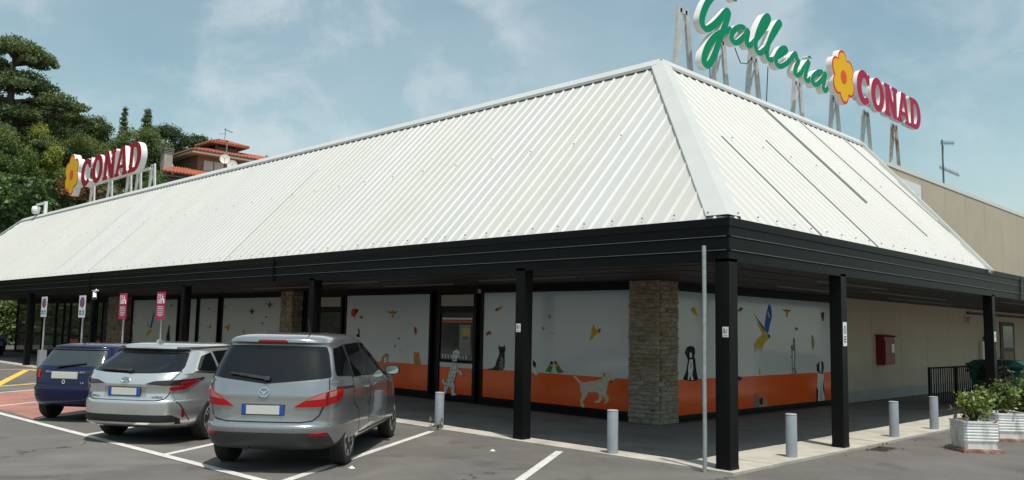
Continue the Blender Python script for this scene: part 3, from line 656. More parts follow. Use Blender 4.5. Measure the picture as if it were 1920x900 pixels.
PRINTS = [
 ('dalmatian','L',[('white',[(-10.019,1.234),(-9.894,1.289),(-9.765,1.226),(-9.785,1.109),(-9.885,1.071),(-9.881,0.971),(-9.876,0.854),(-9.824,0.807),(-9.696,0.763),(-9.643,0.683),(-9.718,0.663),(-9.796,0.742),(-9.896,0.72),(-9.918,0.619),(-9.989,0.481),(-9.934,0.384),(-9.954,0.25),(-9.849,0.174),(-10.052,0.15),(-10.058,0.293),(-10.139,0.389),(-10.213,0.3),(-10.249,0.18),(-10.311,0.166),(-10.342,0.292),(-10.32,0.377),(-10.402,0.457),(-10.405,0.525),(-10.337,0.535),(-10.334,0.461),(-10.271,0.448),(-10.198,0.57),(-10.153,0.741),(-10.081,0.862),(-10.034,0.965),(-10.066,1.115)]),('black',[(-10.125,0.675),(-10.108,0.692),(-10.079,0.687),(-10.073,0.671),(-10.099,0.659)]),('black',[(-10.172,0.571),(-10.155,0.589),(-10.126,0.584),(-10.12,0.567),(-10.146,0.556)]),('black',[(-10.044,0.578),(-10.027,0.596),(-9.998,0.591),(-9.992,0.575),(-10.018,0.563)]),('black',[(-10.077,0.761),(-10.06,0.779),(-10.031,0.773),(-10.026,0.757),(-10.051,0.746)]),('black',[(-10.006,0.916),(-9.989,0.933),(-9.961,0.928),(-9.955,0.911),(-9.98,0.9)]),('black',[(-9.975,0.783),(-9.958,0.8),(-9.93,0.795),(-9.924,0.779),(-9.949,0.767)]),('black',[(-10.22,0.468),(-10.202,0.485),(-10.174,0.48),(-10.168,0.464),(-10.193,0.452)]),('black',[(-10.081,0.476),(-10.063,0.494),(-10.035,0.489),(-10.029,0.472),(-10.054,0.461)]),('black',[(-9.966,1.186),(-9.949,1.203),(-9.921,1.197),(-9.915,1.181),(-9.94,1.17)]),('black',[(-10.012,1.05),(-9.995,1.067),(-9.966,1.062),(-9.961,1.045),(-9.986,1.034)]),('black',[(-9.899,0.787),(-9.882,0.804),(-9.854,0.799),(-9.848,0.782),(-9.873,0.771)]),('black',[(-10.268,0.381),(-10.25,0.398),(-10.222,0.394),(-10.216,0.377),(-10.241,0.365)]),('black',[(-10.044,0.328),(-10.027,0.345),(-9.998,0.34),(-9.992,0.324),(-10.018,0.313)]),('black',[(-9.873,1.156),(-9.856,1.173),(-9.828,1.167),(-9.822,1.151),(-9.847,1.14)])]),
 ('tabby_cat','L',[('greybrown',[(-8.423,1.448),(-8.376,1.401),(-8.262,1.405),(-8.218,1.453),(-8.192,1.343),(-8.221,1.247),(-8.207,1.09),(-8.212,0.932),(-8.269,0.86),(-8.474,0.837),(-8.659,0.847),(-8.8,0.84),(-8.777,0.867),(-8.614,0.888),(-8.523,0.949),(-8.481,1.079),(-8.416,1.193),(-8.395,1.273),(-8.43,1.368)]),('grey',[(-8.346,1.179),(-8.254,1.12),(-8.247,0.899),(-8.36,0.877),(-8.41,1.018)]),('black',[(-8.388,1.337),(-8.314,1.324),(-8.242,1.342),(-8.258,1.262),(-8.367,1.258)]),('black',[(-8.435,1.081),(-8.344,1.1),(-8.334,1.078),(-8.434,1.055)]),('black',[(-8.451,1.0),(-8.341,1.015),(-8.341,0.989),(-8.46,0.978)])]),
 ('songbird','L',[('brown',[(-8.588,2.25),(-8.52,2.314),(-8.381,2.33),(-8.346,2.394),(-8.344,2.298),(-8.448,2.25),(-8.517,2.227)]),('yellow',[(-8.496,2.298),(-8.39,2.324),(-8.355,2.369),(-8.362,2.298),(-8.449,2.272)])]),
 ('sparrow','L',[('brown',[(-8.867,1.711),(-8.783,1.762),(-8.689,1.754),(-8.686,1.666),(-8.757,1.681),(-8.85,1.631)])]),
 ('beagle','L',[('white',[(-7.454,1.127),(-7.291,1.15),(-7.195,1.037),(-7.216,0.918),(-7.131,0.823),(-7.213,0.795),(-7.331,0.863),(-7.449,0.907)]),('darkbrown',[(-7.314,1.139),(-7.205,1.07),(-7.217,0.952),(-7.297,0.998)]),('darkbrown',[(-7.454,1.12),(-7.384,1.129),(-7.395,1.011),(-7.451,0.991)])]),
 ('lovebird','L',[('green',[(-6.931,0.896),(-6.83,1.003),(-6.765,1.122),(-6.697,1.108),(-6.696,1.026),(-6.738,0.909),(-6.782,0.857),(-6.805,0.889)]),('yellow',[(-6.772,1.055),(-6.692,1.075),(-6.695,1.019),(-6.753,1.007)]),('black',[(-6.773,1.105),(-6.729,1.133),(-6.688,1.105),(-6.701,1.068),(-6.763,1.062)])]),
 ('lovebird','L',[('green',[(-6.675,1.125),(-6.609,1.145),(-6.55,1.082),(-6.474,0.987),(-6.363,0.911),(-6.516,0.871),(-6.583,0.917),(-6.629,1.029)]),('yellow',[(-6.647,1.067),(-6.559,1.081),(-6.532,1.033),(-6.62,1.01)]),('red',[(-6.675,1.119),(-6.622,1.144),(-6.564,1.114),(-6.577,1.074),(-6.652,1.071)])]),
 ('labrador','L',[('cream',[(-6.104,0.838),(-6.04,0.848),(-5.849,0.715),(-5.52,0.766),(-5.319,0.824),(-5.28,0.904),(-5.301,0.949),(-5.122,0.974),(-5.023,0.902),(-4.964,0.844),(-5.022,0.81),(-5.01,0.749),(-5.081,0.776),(-5.14,0.803),(-5.159,0.694),(-5.178,0.601),(-5.196,0.522),(-5.117,0.451),(-5.136,0.373),(-5.214,0.315),(-5.242,0.334),(-5.195,0.399),(-5.295,0.469),(-5.314,0.375),(-5.394,0.323),(-5.515,0.314),(-5.475,0.357),(-5.386,0.385),(-5.396,0.509),(-5.517,0.516),(-5.681,0.521),(-5.721,0.44),(-5.823,0.322),(-5.78,0.215),(-5.697,0.175),(-5.779,0.152),(-5.863,0.209),(-5.906,0.332),(-5.845,0.447),(-5.889,0.554),(-5.911,0.68),(-6.018,0.769)]),('tan',[(-5.301,0.94),(-5.233,0.959),(-5.208,0.892),(-5.26,0.849)]),('darkbrown',[(-5.101,0.815),(-5.022,0.789),(-5.033,0.748),(-5.081,0.767)]),('tan',[(-5.722,0.534),(-5.477,0.538),(-5.396,0.509),(-5.517,0.516)])]),
 ('canary','L',[('yellow',[(-5.675,1.611),(-5.615,1.74),(-5.596,1.867),(-5.556,1.963),(-5.493,1.853),(-5.351,1.871),(-5.391,1.776),(-5.532,1.71),(-5.613,1.619)]),('brown',[(-5.404,1.864),(-5.347,1.865),(-5.379,1.782),(-5.427,1.8)])]),
 ('songbird','L',[('brown',[(-6.899,2.146),(-6.833,2.122),(-6.818,2.176),(-6.792,2.122),(-6.736,2.134),(-6.792,2.092),(-6.815,2.056),(-6.841,2.098)]),('yellow',[(-6.841,2.116),(-6.824,2.134),(-6.797,2.127),(-6.792,2.109),(-6.816,2.098)])]),
 ('songbird','L',[('brown',[(-7.081,1.879),(-7.021,1.858),(-7.008,1.907),(-6.985,1.859),(-6.934,1.87),(-6.984,1.832),(-7.005,1.799),(-7.028,1.837)]),('yellow',[(-7.029,1.853),(-7.014,1.869),(-6.989,1.863),(-6.984,1.847),(-7.006,1.837)])]),
 ('songbird','L',[('brown',[(-6.773,1.765),(-6.741,1.754),(-6.733,1.781),(-6.72,1.754),(-6.692,1.761),(-6.72,1.739),(-6.732,1.721),(-6.744,1.742)]),('yellow',[(-6.745,1.751),(-6.736,1.76),(-6.723,1.756),(-6.72,1.747),(-6.732,1.742)])]),
 ('red_parrot','L',[('red',[(-14.535,2.198),(-14.453,2.3),(-14.219,2.3),(-14.13,2.266),(-14.185,2.216),(-14.266,2.131),(-14.328,2.013),(-14.38,2.08),(-14.485,2.08)]),('darkbrown',[(-14.305,2.283),(-14.16,2.276),(-14.212,2.199),(-14.296,2.141)])]),
 ('red_parrot','L',[('darkred',[(-14.119,2.098),(-14.031,2.082),(-13.947,2.109),(-13.942,2.022),(-14.027,2.015)])]),
 ('goldfinch','L',[('brown',[(-12.875,2.233),(-12.608,2.217),(-12.575,2.275),(-12.529,2.217),(-12.296,2.233),(-12.499,2.153),(-12.52,2.057),(-12.589,2.057),(-12.605,2.153)]),('yellow',[(-12.607,2.201),(-12.528,2.201),(-12.507,2.105),(-12.602,2.105)])]),
 ('red_fish','L',[('red',[(-11.627,1.845),(-11.515,1.785),(-11.485,1.677),(-11.555,1.599),(-11.609,1.69)])]),
 ('sparrow','L',[('darkbrown',[(-12.319,1.528),(-12.256,1.51),(-12.243,1.553),(-12.217,1.511),(-12.164,1.522),(-12.216,1.487),(-12.238,1.459),(-12.263,1.491)])]),
 ('sparrow','L',[('darkbrown',[(-12.489,1.317),(-12.426,1.3),(-12.412,1.343),(-12.387,1.301),(-12.333,1.312),(-12.385,1.278),(-12.407,1.249),(-12.432,1.281)])]),
 ('sparrow','L',[('darkbrown',[(-12.214,1.211),(-12.181,1.202),(-12.174,1.224),(-12.16,1.202),(-12.132,1.208),(-12.159,1.19),(-12.171,1.174),(-12.184,1.191)])]),
 ('hamster','L',[('tan',[(-13.011,0.892),(-12.964,1.007),(-12.783,1.1),(-12.659,1.066),(-12.667,0.938),(-12.739,0.808),(-12.979,0.797)]),('white',[(-12.881,0.962),(-12.749,0.983),(-12.751,0.839),(-12.873,0.828)])]),
 ('black_cat','L',[('black',[(-14.227,1.544),(-14.115,1.596),(-14.147,1.729),(-14.078,1.741),(-14.045,1.498),(-14.166,1.495)])]),
 ('ginger_cat','L',[('orange',[(-11.608,1.181),(-11.532,1.153),(-11.444,1.156),(-11.387,1.188),(-11.356,1.052),(-11.284,0.872),(-11.369,0.822),(-11.465,0.787),(-11.564,0.813),(-11.596,0.95),(-11.587,1.074)]),('tan',[(-11.525,1.015),(-11.428,1.024),(-11.396,0.867),(-11.466,0.818),(-11.527,0.861)])]),
 ('canary','R',[('yellow',[(5.165,2.323),(5.273,2.365),(5.354,2.284),(5.425,2.151),(5.272,2.207),(5.191,2.264)]),('brown',[(5.165,2.323),(5.219,2.334),(5.218,2.286),(5.175,2.285)])]),
 ('spaniel_puppy','R',[('black',[(4.939,1.45),(4.976,1.508),(5.056,1.538),(5.162,1.546),(5.259,1.525),(5.302,1.478),(5.296,1.389),(5.269,1.33),(5.312,1.241),(5.338,1.092),(5.365,0.974),(5.418,0.854),(5.348,0.821),(5.107,0.819),(4.87,0.855),(4.855,0.893),(4.959,1.012),(4.991,1.128),(5.028,1.244),(5.002,1.309),(4.939,1.362),(4.918,1.406)]),('white',[(5.087,1.405),(5.146,1.42),(5.188,1.36),(5.167,1.302),(5.103,1.308)]),('white',[(5.092,1.267),(5.199,1.266),(5.225,1.095),(5.192,0.948),(5.245,0.841),(5.149,0.838),(5.118,0.95),(5.064,0.841),(5.022,0.854),(5.043,0.981),(5.033,1.098)]),('darkbrown',[(4.939,1.415),(4.992,1.494),(5.034,1.45),(5.023,1.347),(4.976,1.333)]),('grey',[(5.129,1.214),(5.161,1.213),(5.144,0.979)])]),
 ('songbird','R',[('brown',[(7.043,2.331),(7.169,2.415),(7.295,2.403),(7.231,2.337),(7.086,2.307)]),('red',[(7.169,2.399),(7.282,2.396),(7.237,2.35)])]),
 ('macaw','R',[('yellow',[(8.232,1.832),(8.504,1.818),(8.489,1.734),(8.329,1.649),(8.226,1.583),(8.101,1.369),(8.078,1.533),(7.982,1.376),(7.998,1.55),(7.877,1.396),(7.919,1.566),(7.758,1.345),(7.814,1.566),(7.709,1.527),(7.909,1.698)]),('yellow',[(7.917,2.092),(8.234,1.948),(8.299,1.816),(8.164,1.815)]),('blue',[(8.486,2.534),(8.589,2.477),(8.632,2.241),(8.508,2.002),(8.422,1.817),(8.267,1.899),(8.27,2.032),(8.379,2.336)]),('navy',[(7.743,2.312),(7.971,2.143),(8.235,1.982),(8.267,1.899),(8.002,2.077)]),('white',[(8.434,2.354),(8.527,2.221),(8.499,2.187),(8.412,2.31)]),('black',[(8.422,1.807),(8.518,1.801),(8.516,1.714),(8.447,1.733)])]),
 ('goldfinch','R',[('brown',[(9.082,2.43),(9.372,2.414),(9.373,2.477),(9.43,2.416),(9.653,2.43),(9.458,2.358),(9.403,2.241),(9.345,2.257),(9.334,2.361)]),('yellow',[(9.342,2.396),(9.459,2.393),(9.427,2.294),(9.354,2.299)])]),
 ('sparrow','R',[('brown',[(9.79,1.987),(9.866,2.005),(9.97,1.961),(9.893,1.918),(9.818,1.934)])]),
 ('parakeet','R',[('olive',[(10.691,1.836),(10.793,1.765),(10.86,1.62),(10.781,1.439),(10.701,1.458),(10.692,1.638)])]),
 ('reaching_cat','R',[('grey',[(9.707,1.748),(9.759,1.723),(9.792,1.566),(9.802,1.426),(9.777,1.078),(9.831,0.885),(9.881,0.825),(9.732,0.843),(9.699,0.975),(9.662,0.976),(9.635,0.838),(9.532,0.834),(9.608,0.908),(9.603,1.254),(9.53,1.272),(9.62,1.323),(9.553,1.549),(9.679,1.566)]),('white',[(9.653,1.427),(9.727,1.427),(9.715,1.009),(9.648,1.011)]),('black',[(9.7,1.741),(9.759,1.72),(9.771,1.636),(9.704,1.636)])]),
 ('songbird','R',[('darkbrown',[(11.241,2.394),(11.451,2.426),(11.399,2.176),(11.316,2.193)])]),
 ('red_parrot','R',[('darkred',[(11.922,2.488),(12.114,2.493),(12.07,2.302),(11.957,2.3)])]),
 ('red_fish','R',[('red',[(11.875,1.79),(11.975,1.716),(11.952,1.584),(11.867,1.622)])]),
 ('sparrow','R',[('brown',[(11.922,1.111),(12.011,1.09),(12.036,1.134),(12.068,1.09),(12.147,1.098),(12.067,1.065),(12.032,1.037),(11.999,1.071)])]),
 ('sheepdog','R',[('white',[(11.018,0.876),(11.346,0.869),(11.365,0.321),(11.356,0.103),(10.972,0.11),(10.916,0.339)]),('black',[(10.944,1.058),(11.11,1.147),(11.34,1.132),(11.367,0.978),(11.302,0.815),(11.057,0.839),(10.954,0.914)]),('white',[(11.109,1.128),(11.207,1.127),(11.229,0.853),(11.115,0.856)]),('black',[(10.923,0.518),(11.016,0.407),(10.988,0.11),(10.909,0.142)]),('black',[(11.322,0.687),(11.373,0.321),(11.354,0.249),(11.28,0.47)]),('red',[(11.15,0.909),(11.215,0.908),(11.196,0.847)]),('grey',[(11.174,0.691),(11.192,0.111),(11.135,0.114)])]),
 ('rabbit','R',[('grey',[(7.735,0.145),(7.771,0.336),(7.754,0.465),(7.82,0.479),(7.857,0.38),(7.885,0.483),(7.937,0.458),(7.934,0.328),(7.944,0.134)])]),
 ('guinea_pig','R',[('tan',[(7.93,0.135),(7.967,0.327),(8.201,0.408),(8.347,0.294),(8.343,0.13)]),('darkbrown',[(7.967,0.321),(8.167,0.367),(8.143,0.189),(7.997,0.196)])]),
 ('parrot_tail','R',[('navy',[(6.93,0.911),(7.238,0.828),(7.144,0.758),(6.929,0.811)])]),
 ('parakeet','R',[('yellow',[(8.002,1.058),(8.079,0.942),(8.025,0.885),(7.959,0.912)])]),
 ('macaw','L',[('blue',[(-28.306,2.168),(-28.184,2.154),(-28.287,1.821),(-28.383,1.532),(-28.567,1.572)]),('navy',[(-28.947,1.933),(-28.605,1.586),(-28.674,1.571)]),('yellow',[(-28.591,1.499),(-28.3,1.446),(-28.559,1.297),(-28.966,1.144),(-28.792,1.409)])]),
 ('songbird','L',[('darkbrown',[(-25.311,2.472),(-25.183,2.444),(-25.069,2.511),(-25.115,2.39),(-25.189,2.255),(-25.269,2.39)])]),
 ('parakeet','L',[('olive',[(-25.496,1.683),(-25.375,1.576),(-25.326,1.442),(-25.419,1.305),(-25.488,1.493)])]),
 ('songbird','L',[('red',[(-23.415,1.592),(-23.293,1.749),(-23.167,1.647),(-23.335,1.632)])]),
 ('songbird','L',[('orange',[(-22.232,1.648),(-21.923,1.752),(-21.771,1.804),(-21.804,1.629),(-21.898,1.527),(-22.015,1.626)])]),
 ('sparrow','L',[('darkbrown',[(-28.952,2.422),(-28.892,2.41),(-28.882,2.437),(-28.856,2.41),(-28.807,2.416),(-28.854,2.396),(-28.873,2.378),(-28.897,2.399)])]),
 ('sparrow','L',[('darkbrown',[(-30.147,2.027),(-30.072,2.013),(-30.059,2.045),(-30.027,2.013),(-29.964,2.021),(-30.024,1.995),(-30.047,1.973),(-30.079,1.998)])]),
 ('sparrow','L',[('darkbrown',[(-30.347,1.767),(-30.272,1.753),(-30.259,1.786),(-30.226,1.754),(-30.164,1.762),(-30.223,1.736),(-30.247,1.714),(-30.278,1.739)])]),
 ('sparrow','L',[('darkbrown',[(-23.549,2.348),(-23.446,2.325),(-23.427,2.377),(-23.383,2.325),(-23.297,2.336),(-23.38,2.296),(-23.413,2.262),(-23.455,2.302)])]),
 ('sparrow','L',[('darkbrown',[(-24.035,1.746),(-23.967,1.732),(-23.955,1.765),(-23.927,1.732),(-23.871,1.74),(-23.924,1.714),(-23.946,1.692),(-23.974,1.717)])]),
 ('sparrow','L',[('darkbrown',[(-24.151,1.283),(-24.084,1.27),(-24.072,1.304),(-24.043,1.271),(-23.987,1.28),(-24.04,1.253),(-24.062,1.23),(-24.09,1.255)])]),
 ('sparrow','L',[('darkbrown',[(-22.326,2.407),(-22.255,2.39),(-22.242,2.426),(-22.212,2.39),(-22.153,2.398),(-22.21,2.37),(-22.233,2.345),(-22.262,2.374)])]),
 ('sparrow','L',[('darkbrown',[(-26.797,2.482),(-26.677,2.457),(-26.656,2.512),(-26.605,2.457),(-26.506,2.468),(-26.601,2.426),(-26.639,2.389),(-26.688,2.432)])]),
 ('reaching_cat','L',[('darkbrown',[(-26.769,1.695),(-26.668,1.682),(-26.667,1.446),(-26.58,1.072),(-26.875,1.065),(-26.964,1.217),(-26.864,1.442)])]),
 ('parakeet','L',[('olive',[(-30.387,1.412),(-30.268,1.384),(-30.163,0.982),(-30.429,0.976)])]),
 ('canary','L',[('yellow',[(-20.869,1.569),(-20.751,1.644),(-20.715,1.451),(-20.811,1.497)])]),
 ('songbird','L',[('darkbrown',[(-20.575,2.295),(-20.355,2.243),(-20.314,2.361),(-20.222,2.243),(-20.04,2.269),(-20.215,2.178),(-20.287,2.099),(-20.376,2.19)])]),
 ('songbird','L',[('darkbrown',[(-19.445,2.07),(-19.36,2.05),(-19.344,2.097),(-19.308,2.05),(-19.237,2.061),(-19.305,2.024),(-19.333,1.992),(-19.368,2.029)])]),
 ('songbird','L',[('darkbrown',[(-19.656,1.859),(-19.57,1.839),(-19.554,1.886),(-19.518,1.839),(-19.446,1.85),(-19.515,1.813),(-19.544,1.781),(-19.579,1.818)])]),
 ('goldfinch','L',[('brown',[(-19.455,2.527),(-19.21,2.465),(-19.164,2.601),(-19.062,2.465),(-18.859,2.493),(-19.055,2.389),(-19.134,2.3),(-19.234,2.405)])]),
 ('parakeet','L',[('olive',[(-18.381,2.004),(-18.234,1.836),(-18.292,1.639),(-18.426,1.665)])]),
]
SCRIPT = {
 'g': [(6.797,9.454),(6.734,9.58),(6.378,9.569),(5.992,9.39),(5.687,9.13),(5.502,8.87),(5.405,8.638),(5.454,8.494),(5.622,8.474),(5.892,8.64),(6.178,8.876),(6.446,9.121),(6.509,9.086),(6.419,8.87),(6.271,8.618),(6.1,8.312),(5.933,8.011),(5.759,7.768),(5.598,7.643),(5.485,7.692),(5.518,7.882),(5.693,8.155),(5.974,8.414),(6.343,8.617),(6.663,8.756)],
 'a': [(7.299,8.918),(7.093,8.922),(6.813,8.797),(6.636,8.611),(6.669,8.473),(6.884,8.495),(7.192,8.718),(7.377,8.917),(7.332,8.742),(7.309,8.586),(7.396,8.546),(7.556,8.641)],
 'l': [(7.529,8.624),(7.799,8.837),(8.188,9.207),(8.383,9.473),(8.323,9.536),(8.126,9.396),(7.884,9.068),(7.716,8.733),(7.74,8.546),(7.889,8.495),(8.12,8.62),(8.289,8.769)],
 'l2': [(8.267,8.758),(8.548,9.049),(8.872,9.394),(8.992,9.534),(8.91,9.534),(8.668,9.289),(8.404,8.912),(8.285,8.599),(8.382,8.46),(8.592,8.52)],
 'e': [(8.575,8.513),(8.941,8.706),(9.257,8.886),(9.223,8.956),(8.985,8.861),(8.766,8.64),(8.744,8.443),(8.95,8.421),(9.259,8.567),(9.473,8.721)],
 'r': [(9.461,8.718),(9.659,8.884),(9.765,8.946),(9.811,8.833),(9.902,8.781),(9.754,8.583),(9.706,8.425),(9.871,8.41),(10.113,8.564)],
 'i': [(10.1,8.555),(10.374,8.805),(10.532,8.925),(10.382,8.672),(10.298,8.443),(10.423,8.387),(10.673,8.528)],
 'dot': [(10.551,9.084),(10.561,9.017)],
 'a2': [(11.362,8.825),(11.057,8.769),(10.74,8.574),(10.707,8.4),(10.91,8.393),(11.217,8.585),(11.485,8.832),(11.387,8.598),(11.317,8.397),(11.437,8.337),(11.607,8.476)],
}

prints()

# ------------------------------------------------------------------ rooftop signs
def letter_loops(ch):
    arc = lambda cx,cy,rx,ry,a0,a1,n: [(cx+rx*math.cos(R_(a0+(a1-a0)*i/n)), cy+ry*math.sin(R_(a0+(a1-a0)*i/n))) for i in range(n+1)]
    if ch == 'O': return [arc(.5,.5,.5,.52,0,345,23), arc(.5,.5,.175,.32,0,345,23)]
    if ch == 'C': return [[(.93,1.0),(.80,.93)]+arc(.5,.5,.5,.52,62,318,22)+[(.80,.24)]+arc(.55,.5,.205,.30,305,62,18)+[(.74,.64),(.93,.64)]]
    if ch == 'N': return [[(-.02,0),(.44,0),(.44,.13),(.34,.13),(.34,.56),(.66,0),(.97,0),(.97,.87),(1.04,.87),(1.04,1),(.58,1),(.58,.87),(.68,.87),(.68,.50),(.40,1),(-.02,1),(-.02,.87),(.06,.87),(.06,.13),(-.02,.13)]]
    if ch == 'A': return [[(-.04,0),(.36,0),(.36,.12),(.30,.12),(.335,.25),(.66,.25),(.70,.12),(.62,.12),(.62,0),(1.04,0),(1.04,.12),(.96,.12),(.70,1),(.34,1),(.04,.12),(-.04,.12)],[(.38,.38),(.61,.38),(.5,.78)]]
    if ch == 'D': return [[(0,0)]+arc(.48,.5,.52,.5,-90,90,14)+[(0,1),(0,.88),(.08,.88),(.08,.12),(0,.12)],[(.37,.17)]+arc(.48,.5,.19,.33,-90,90,10)+[(.37,.83)]]
def frame_R(y, z, x): return Matrix(((0,0,1,x),(1,0,0,y),(0,1,0,z),(0,0,0,1)))
def frame_L(x, z, y): return Matrix(((1,0,0,x),(0,0,-1,y),(0,1,0,z),(0,0,0,1)))
sign_side = mat('sign_white_side', (0.74,0.70,0.68), 0.5, var=0.05)
def letter(ch, w, h, dep, face, parent, M, shear=0.0):
    me = shape_mesh('letter', [[(u*w+v*h*shear, v*h) for u, v in lp] for lp in letter_loops(ch)], dep)
    me.materials.clear(); me.materials.append(sign_side); me.materials.append(face)
    for p in me.polygons: p.material_index = 1 if p.normal.z > 0.9 else 0
    o = bpy.data.objects.new('letter', me); COL.objects.link(o); o.parent = parent; o.matrix_local = M
    o['label'] = 'letter %s with coloured face and white sides' % ch
    return o
def flower(r, dep, parent, M):
    def outline(rr, pr):
        pts = []
        for i in range(120):
            t = 2*math.pi*i/120; best = rr*0.3
            for k in range(6):
                a = math.pi/2+k*math.pi/3+0.08; c = rr*0.62; d = t-a
                disc = pr*pr-(c*math.sin(d))**2
                if disc > 0 and math.cos(d) > 0: best = max(best, c*math.cos(d)+math.sqrt(disc))
            pts.append((best*math.cos(t), best*math.sin(t)))
        return pts
    def lay(name, loops, d, z, m, par, Mx):
        me = shape_mesh(name, loops, d); me.materials.clear(); me.materials.append(m)
        o = bpy.data.objects.new(name, me); COL.objects.link(o); o.parent = par
        o.matrix_local = Mx @ Matrix.Translation((0,0,z)); return o
    tray = lay('flower_tray', [outline(r, r*0.375)], dep, 0, sign_side, parent, M)
    lay('flower_border', [outline(r*0.985, r*0.368)], 0.004, dep/2+0.003, mat('sign_flower_red',(0.68,0.05,0.02),0.5,spec=0.12), tray, Matrix())
    lay('petals', [outline(r*0.92, r*0.322)], 0.004, dep/2+0.008, mat('sign_flower_yellow',(0.88,0.47,0.012),0.5,spec=0.12), tray, Matrix())
    lay('flower_centre', [[(r*0.25*math.cos(t*math.pi/12), r*0.25*math.sin(t*math.pi/12)) for t in range(24)]], 0.004, dep/2+0.013, mat('sign_flower_orange',(0.76,0.11,0.02),0.5,spec=0.12), tray, Matrix())
    return tray
frame_m = mat('sign_frame_paint', (0.50,0.51,0.50), 0.6, var=0.2, vscale=4)
frame_w = mat('sign_frame_white', (0.60,0.60,0.58), 0.6, var=0.15, vscale=4)
rust_m = mat('rusty_frame', (0.48,0.46,0.44), 0.8, col2=(0.36,0.14,0.06), c2scale=2.2, c2lo=0.46, c2hi=0.60)
def a_frame(parent, side, u, off, z0, z1, m, spread=0.38):
    f = MB(); q = (lambda a, o, z: (-o, a, z)) if side == 'R' else (lambda a, o, z: (a, o, z))
    for s in (-1, 1):
        f.bar(q(u+s*spread, off, z0), q(u+s*0.13, off, z1), 0.15, 0.06, up=(1,0,0) if side == 'R' else (0,1,0))
    f.bar(q(u-spread*0.9, off, z0+0.32), q(u+spread*0.9, off, z0+0.32), 0.05, 0.14)
    f.bar(q(u-0.14, off, z1-0.1), q(u+0.14, off, z1-0.1), 0.06, 0.10)
    f.bar(q(u-spread*0.8, off+0.01, z0+0.45), q(u+0.12, off+0.01, z1-0.2), 0.03, 0.03)
    f.build('support_frame', m, parent)
green_face = mat('sign_green', (0.0,0.245,0.115), 0.5, var=0.06, vscale=1.5, spec=0.12)
crimson = mat('sign_crimson', (0.43,0.020,0.075), 0.5, var=0.05, spec=0.12)
darkred_face = mat('sign_dark_red', (0.36,0.006,0.018), 0.5, spec=0.12)
# green script lettering
script = thing('rooftop_sign', 'green script lettering reading Galleria with white sides on the right ridge', 'sign', (-3.8,8.7,7.2))
def spline(pts, n=7):
    out = []
    for i in range(len(pts)-1):
        p0, p1, p2, p3 = pts[max(i-1,0)], pts[i], pts[i+1], pts[min(i+2,len(pts)-1)]
        for k in range(n):
            t = k/n
            out.append(tuple(0.5*((2*p1[j])+(-p0[j]+p2[j])*t+(2*p0[j]-5*p1[j]+4*p2[j]-p3[j])*t*t+(-p0[j]+3*p1[j]-3*p2[j]+p3[j])*t**3) for j in (0,1)))
    out.append(pts[-1]); return out
for k, (key, pts) in enumerate(SCRIPT.items()):
    c = spline(pts); n = len(c); m = MB(); ay, az = 0.100, 0.066
    if key == 'dot': ay, az = 0.105, 0.085
    if key == 'g': ay, az = 0.114, 0.074
    L, Rr = [], []
    for i, (y, z) in enumerate(c):
        a, b = c[max(i-1,0)], c[min(i+1,n-1)]; ty, tz = b[0]-a[0], b[1]-a[1]; q = math.hypot(ty, tz) or 1; ty /= q; tz /= q
        e = min(i, n-1-i); tp = 1.0 if e > 2 else (0.45,0.8,0.95)[e]
        L.append((y-tz*ay*tp, z+ty*az*tp)); Rr.append((y+tz*ay*tp, z-ty*az*tp))
    for i in range(n):
        xf = -3.8+0.006*i/n+0.0075*(k % 3); xb = -3.955+0.0006*i/n
        m.v += [(xf,*L[i]),(xf,*Rr[i]),(xb,*L[i]),(xb,*Rr[i])]
    for i in range(n-1):
        o, q = 4*i, 4*i+4
        for f, mi in (((o,o+1,q+1,q),0),((o+2,q+2,q+3,o+3),1),((o,q,q+2,o+2),1),((o+1,o+3,q+3,q+1),1)): m.f.append(f); m.m.append(mi)
    m.f += [(0,2,3,1),(4*n-4,4*n-3,4*n-1,4*n-2)]; m.m += [1,1]
    m.v = [(x+3.8,y-8.7,z-7.2) for x,y,z in m.v]
    m.build('letter', [green_face, sign_side], script)
lk = [o for o in script.children]
def rel(o, root): # parts built in world coordinates under a moved root
    o.location = -root.location
for y, zt in ((5.45,9.05),(7.0,8.75),(8.55,8.7),(10.9,8.6)):
    a_frame(script, 'R', y, 4.32, 6.95, zt, frame_m); rel(script.children[-1], script)
cab = MB().tube([(-4.1,6.2,8.0),(-4.1,6.22,7.4),(-4.1,6.2,7.1)],0.012,5).tube([(-4.1,7.3,8.55),(-4.12,7.6,8.25),(-4.12,7.9,8.3),(-4.1,8.1,8.5)],0.012,5).tube([(-4.15,9.0,8.5),(-4.15,8.9,7.6),(-4.15,8.85,7.1)],0.012,5)
rel(cab.build('cable', ink, script), script)
# flower + CONAD, right ridge
conR = thing('rooftop_sign', 'crimson CONAD letters with yellow flower on rusty frames at right', 'sign', (-3.8,13.2,7.2))
flower(0.78, 0.17, conR, Matrix.Translation((3.8,-13.2,-7.2)) @ frame_R(12.72, 9.02, -3.92))
for i, ch in enumerate('CONAD'):
    letter(ch, 0.99, 1.0, 0.14, crimson, conR, Matrix.Translation((3.8,-13.2,-7.2)) @ frame_R(13.66+1.02*i, 8.54, -3.92))
rel(MB().box(-4.02,-3.98,13.7,18.6,8.62,8.72).box(-4.02,-3.98,13.7,18.6,8.90,8.97).build('mounting_rail', frame_w, conR), conR)
for y, mm in ((13.15,frame_m),(15.35,frame_m),(17.6,rust_m)):
    a_frame(conR, 'R', y, 4.30, 6.95, 8.65, mm, 0.40); rel(conR.children[-1], conR)
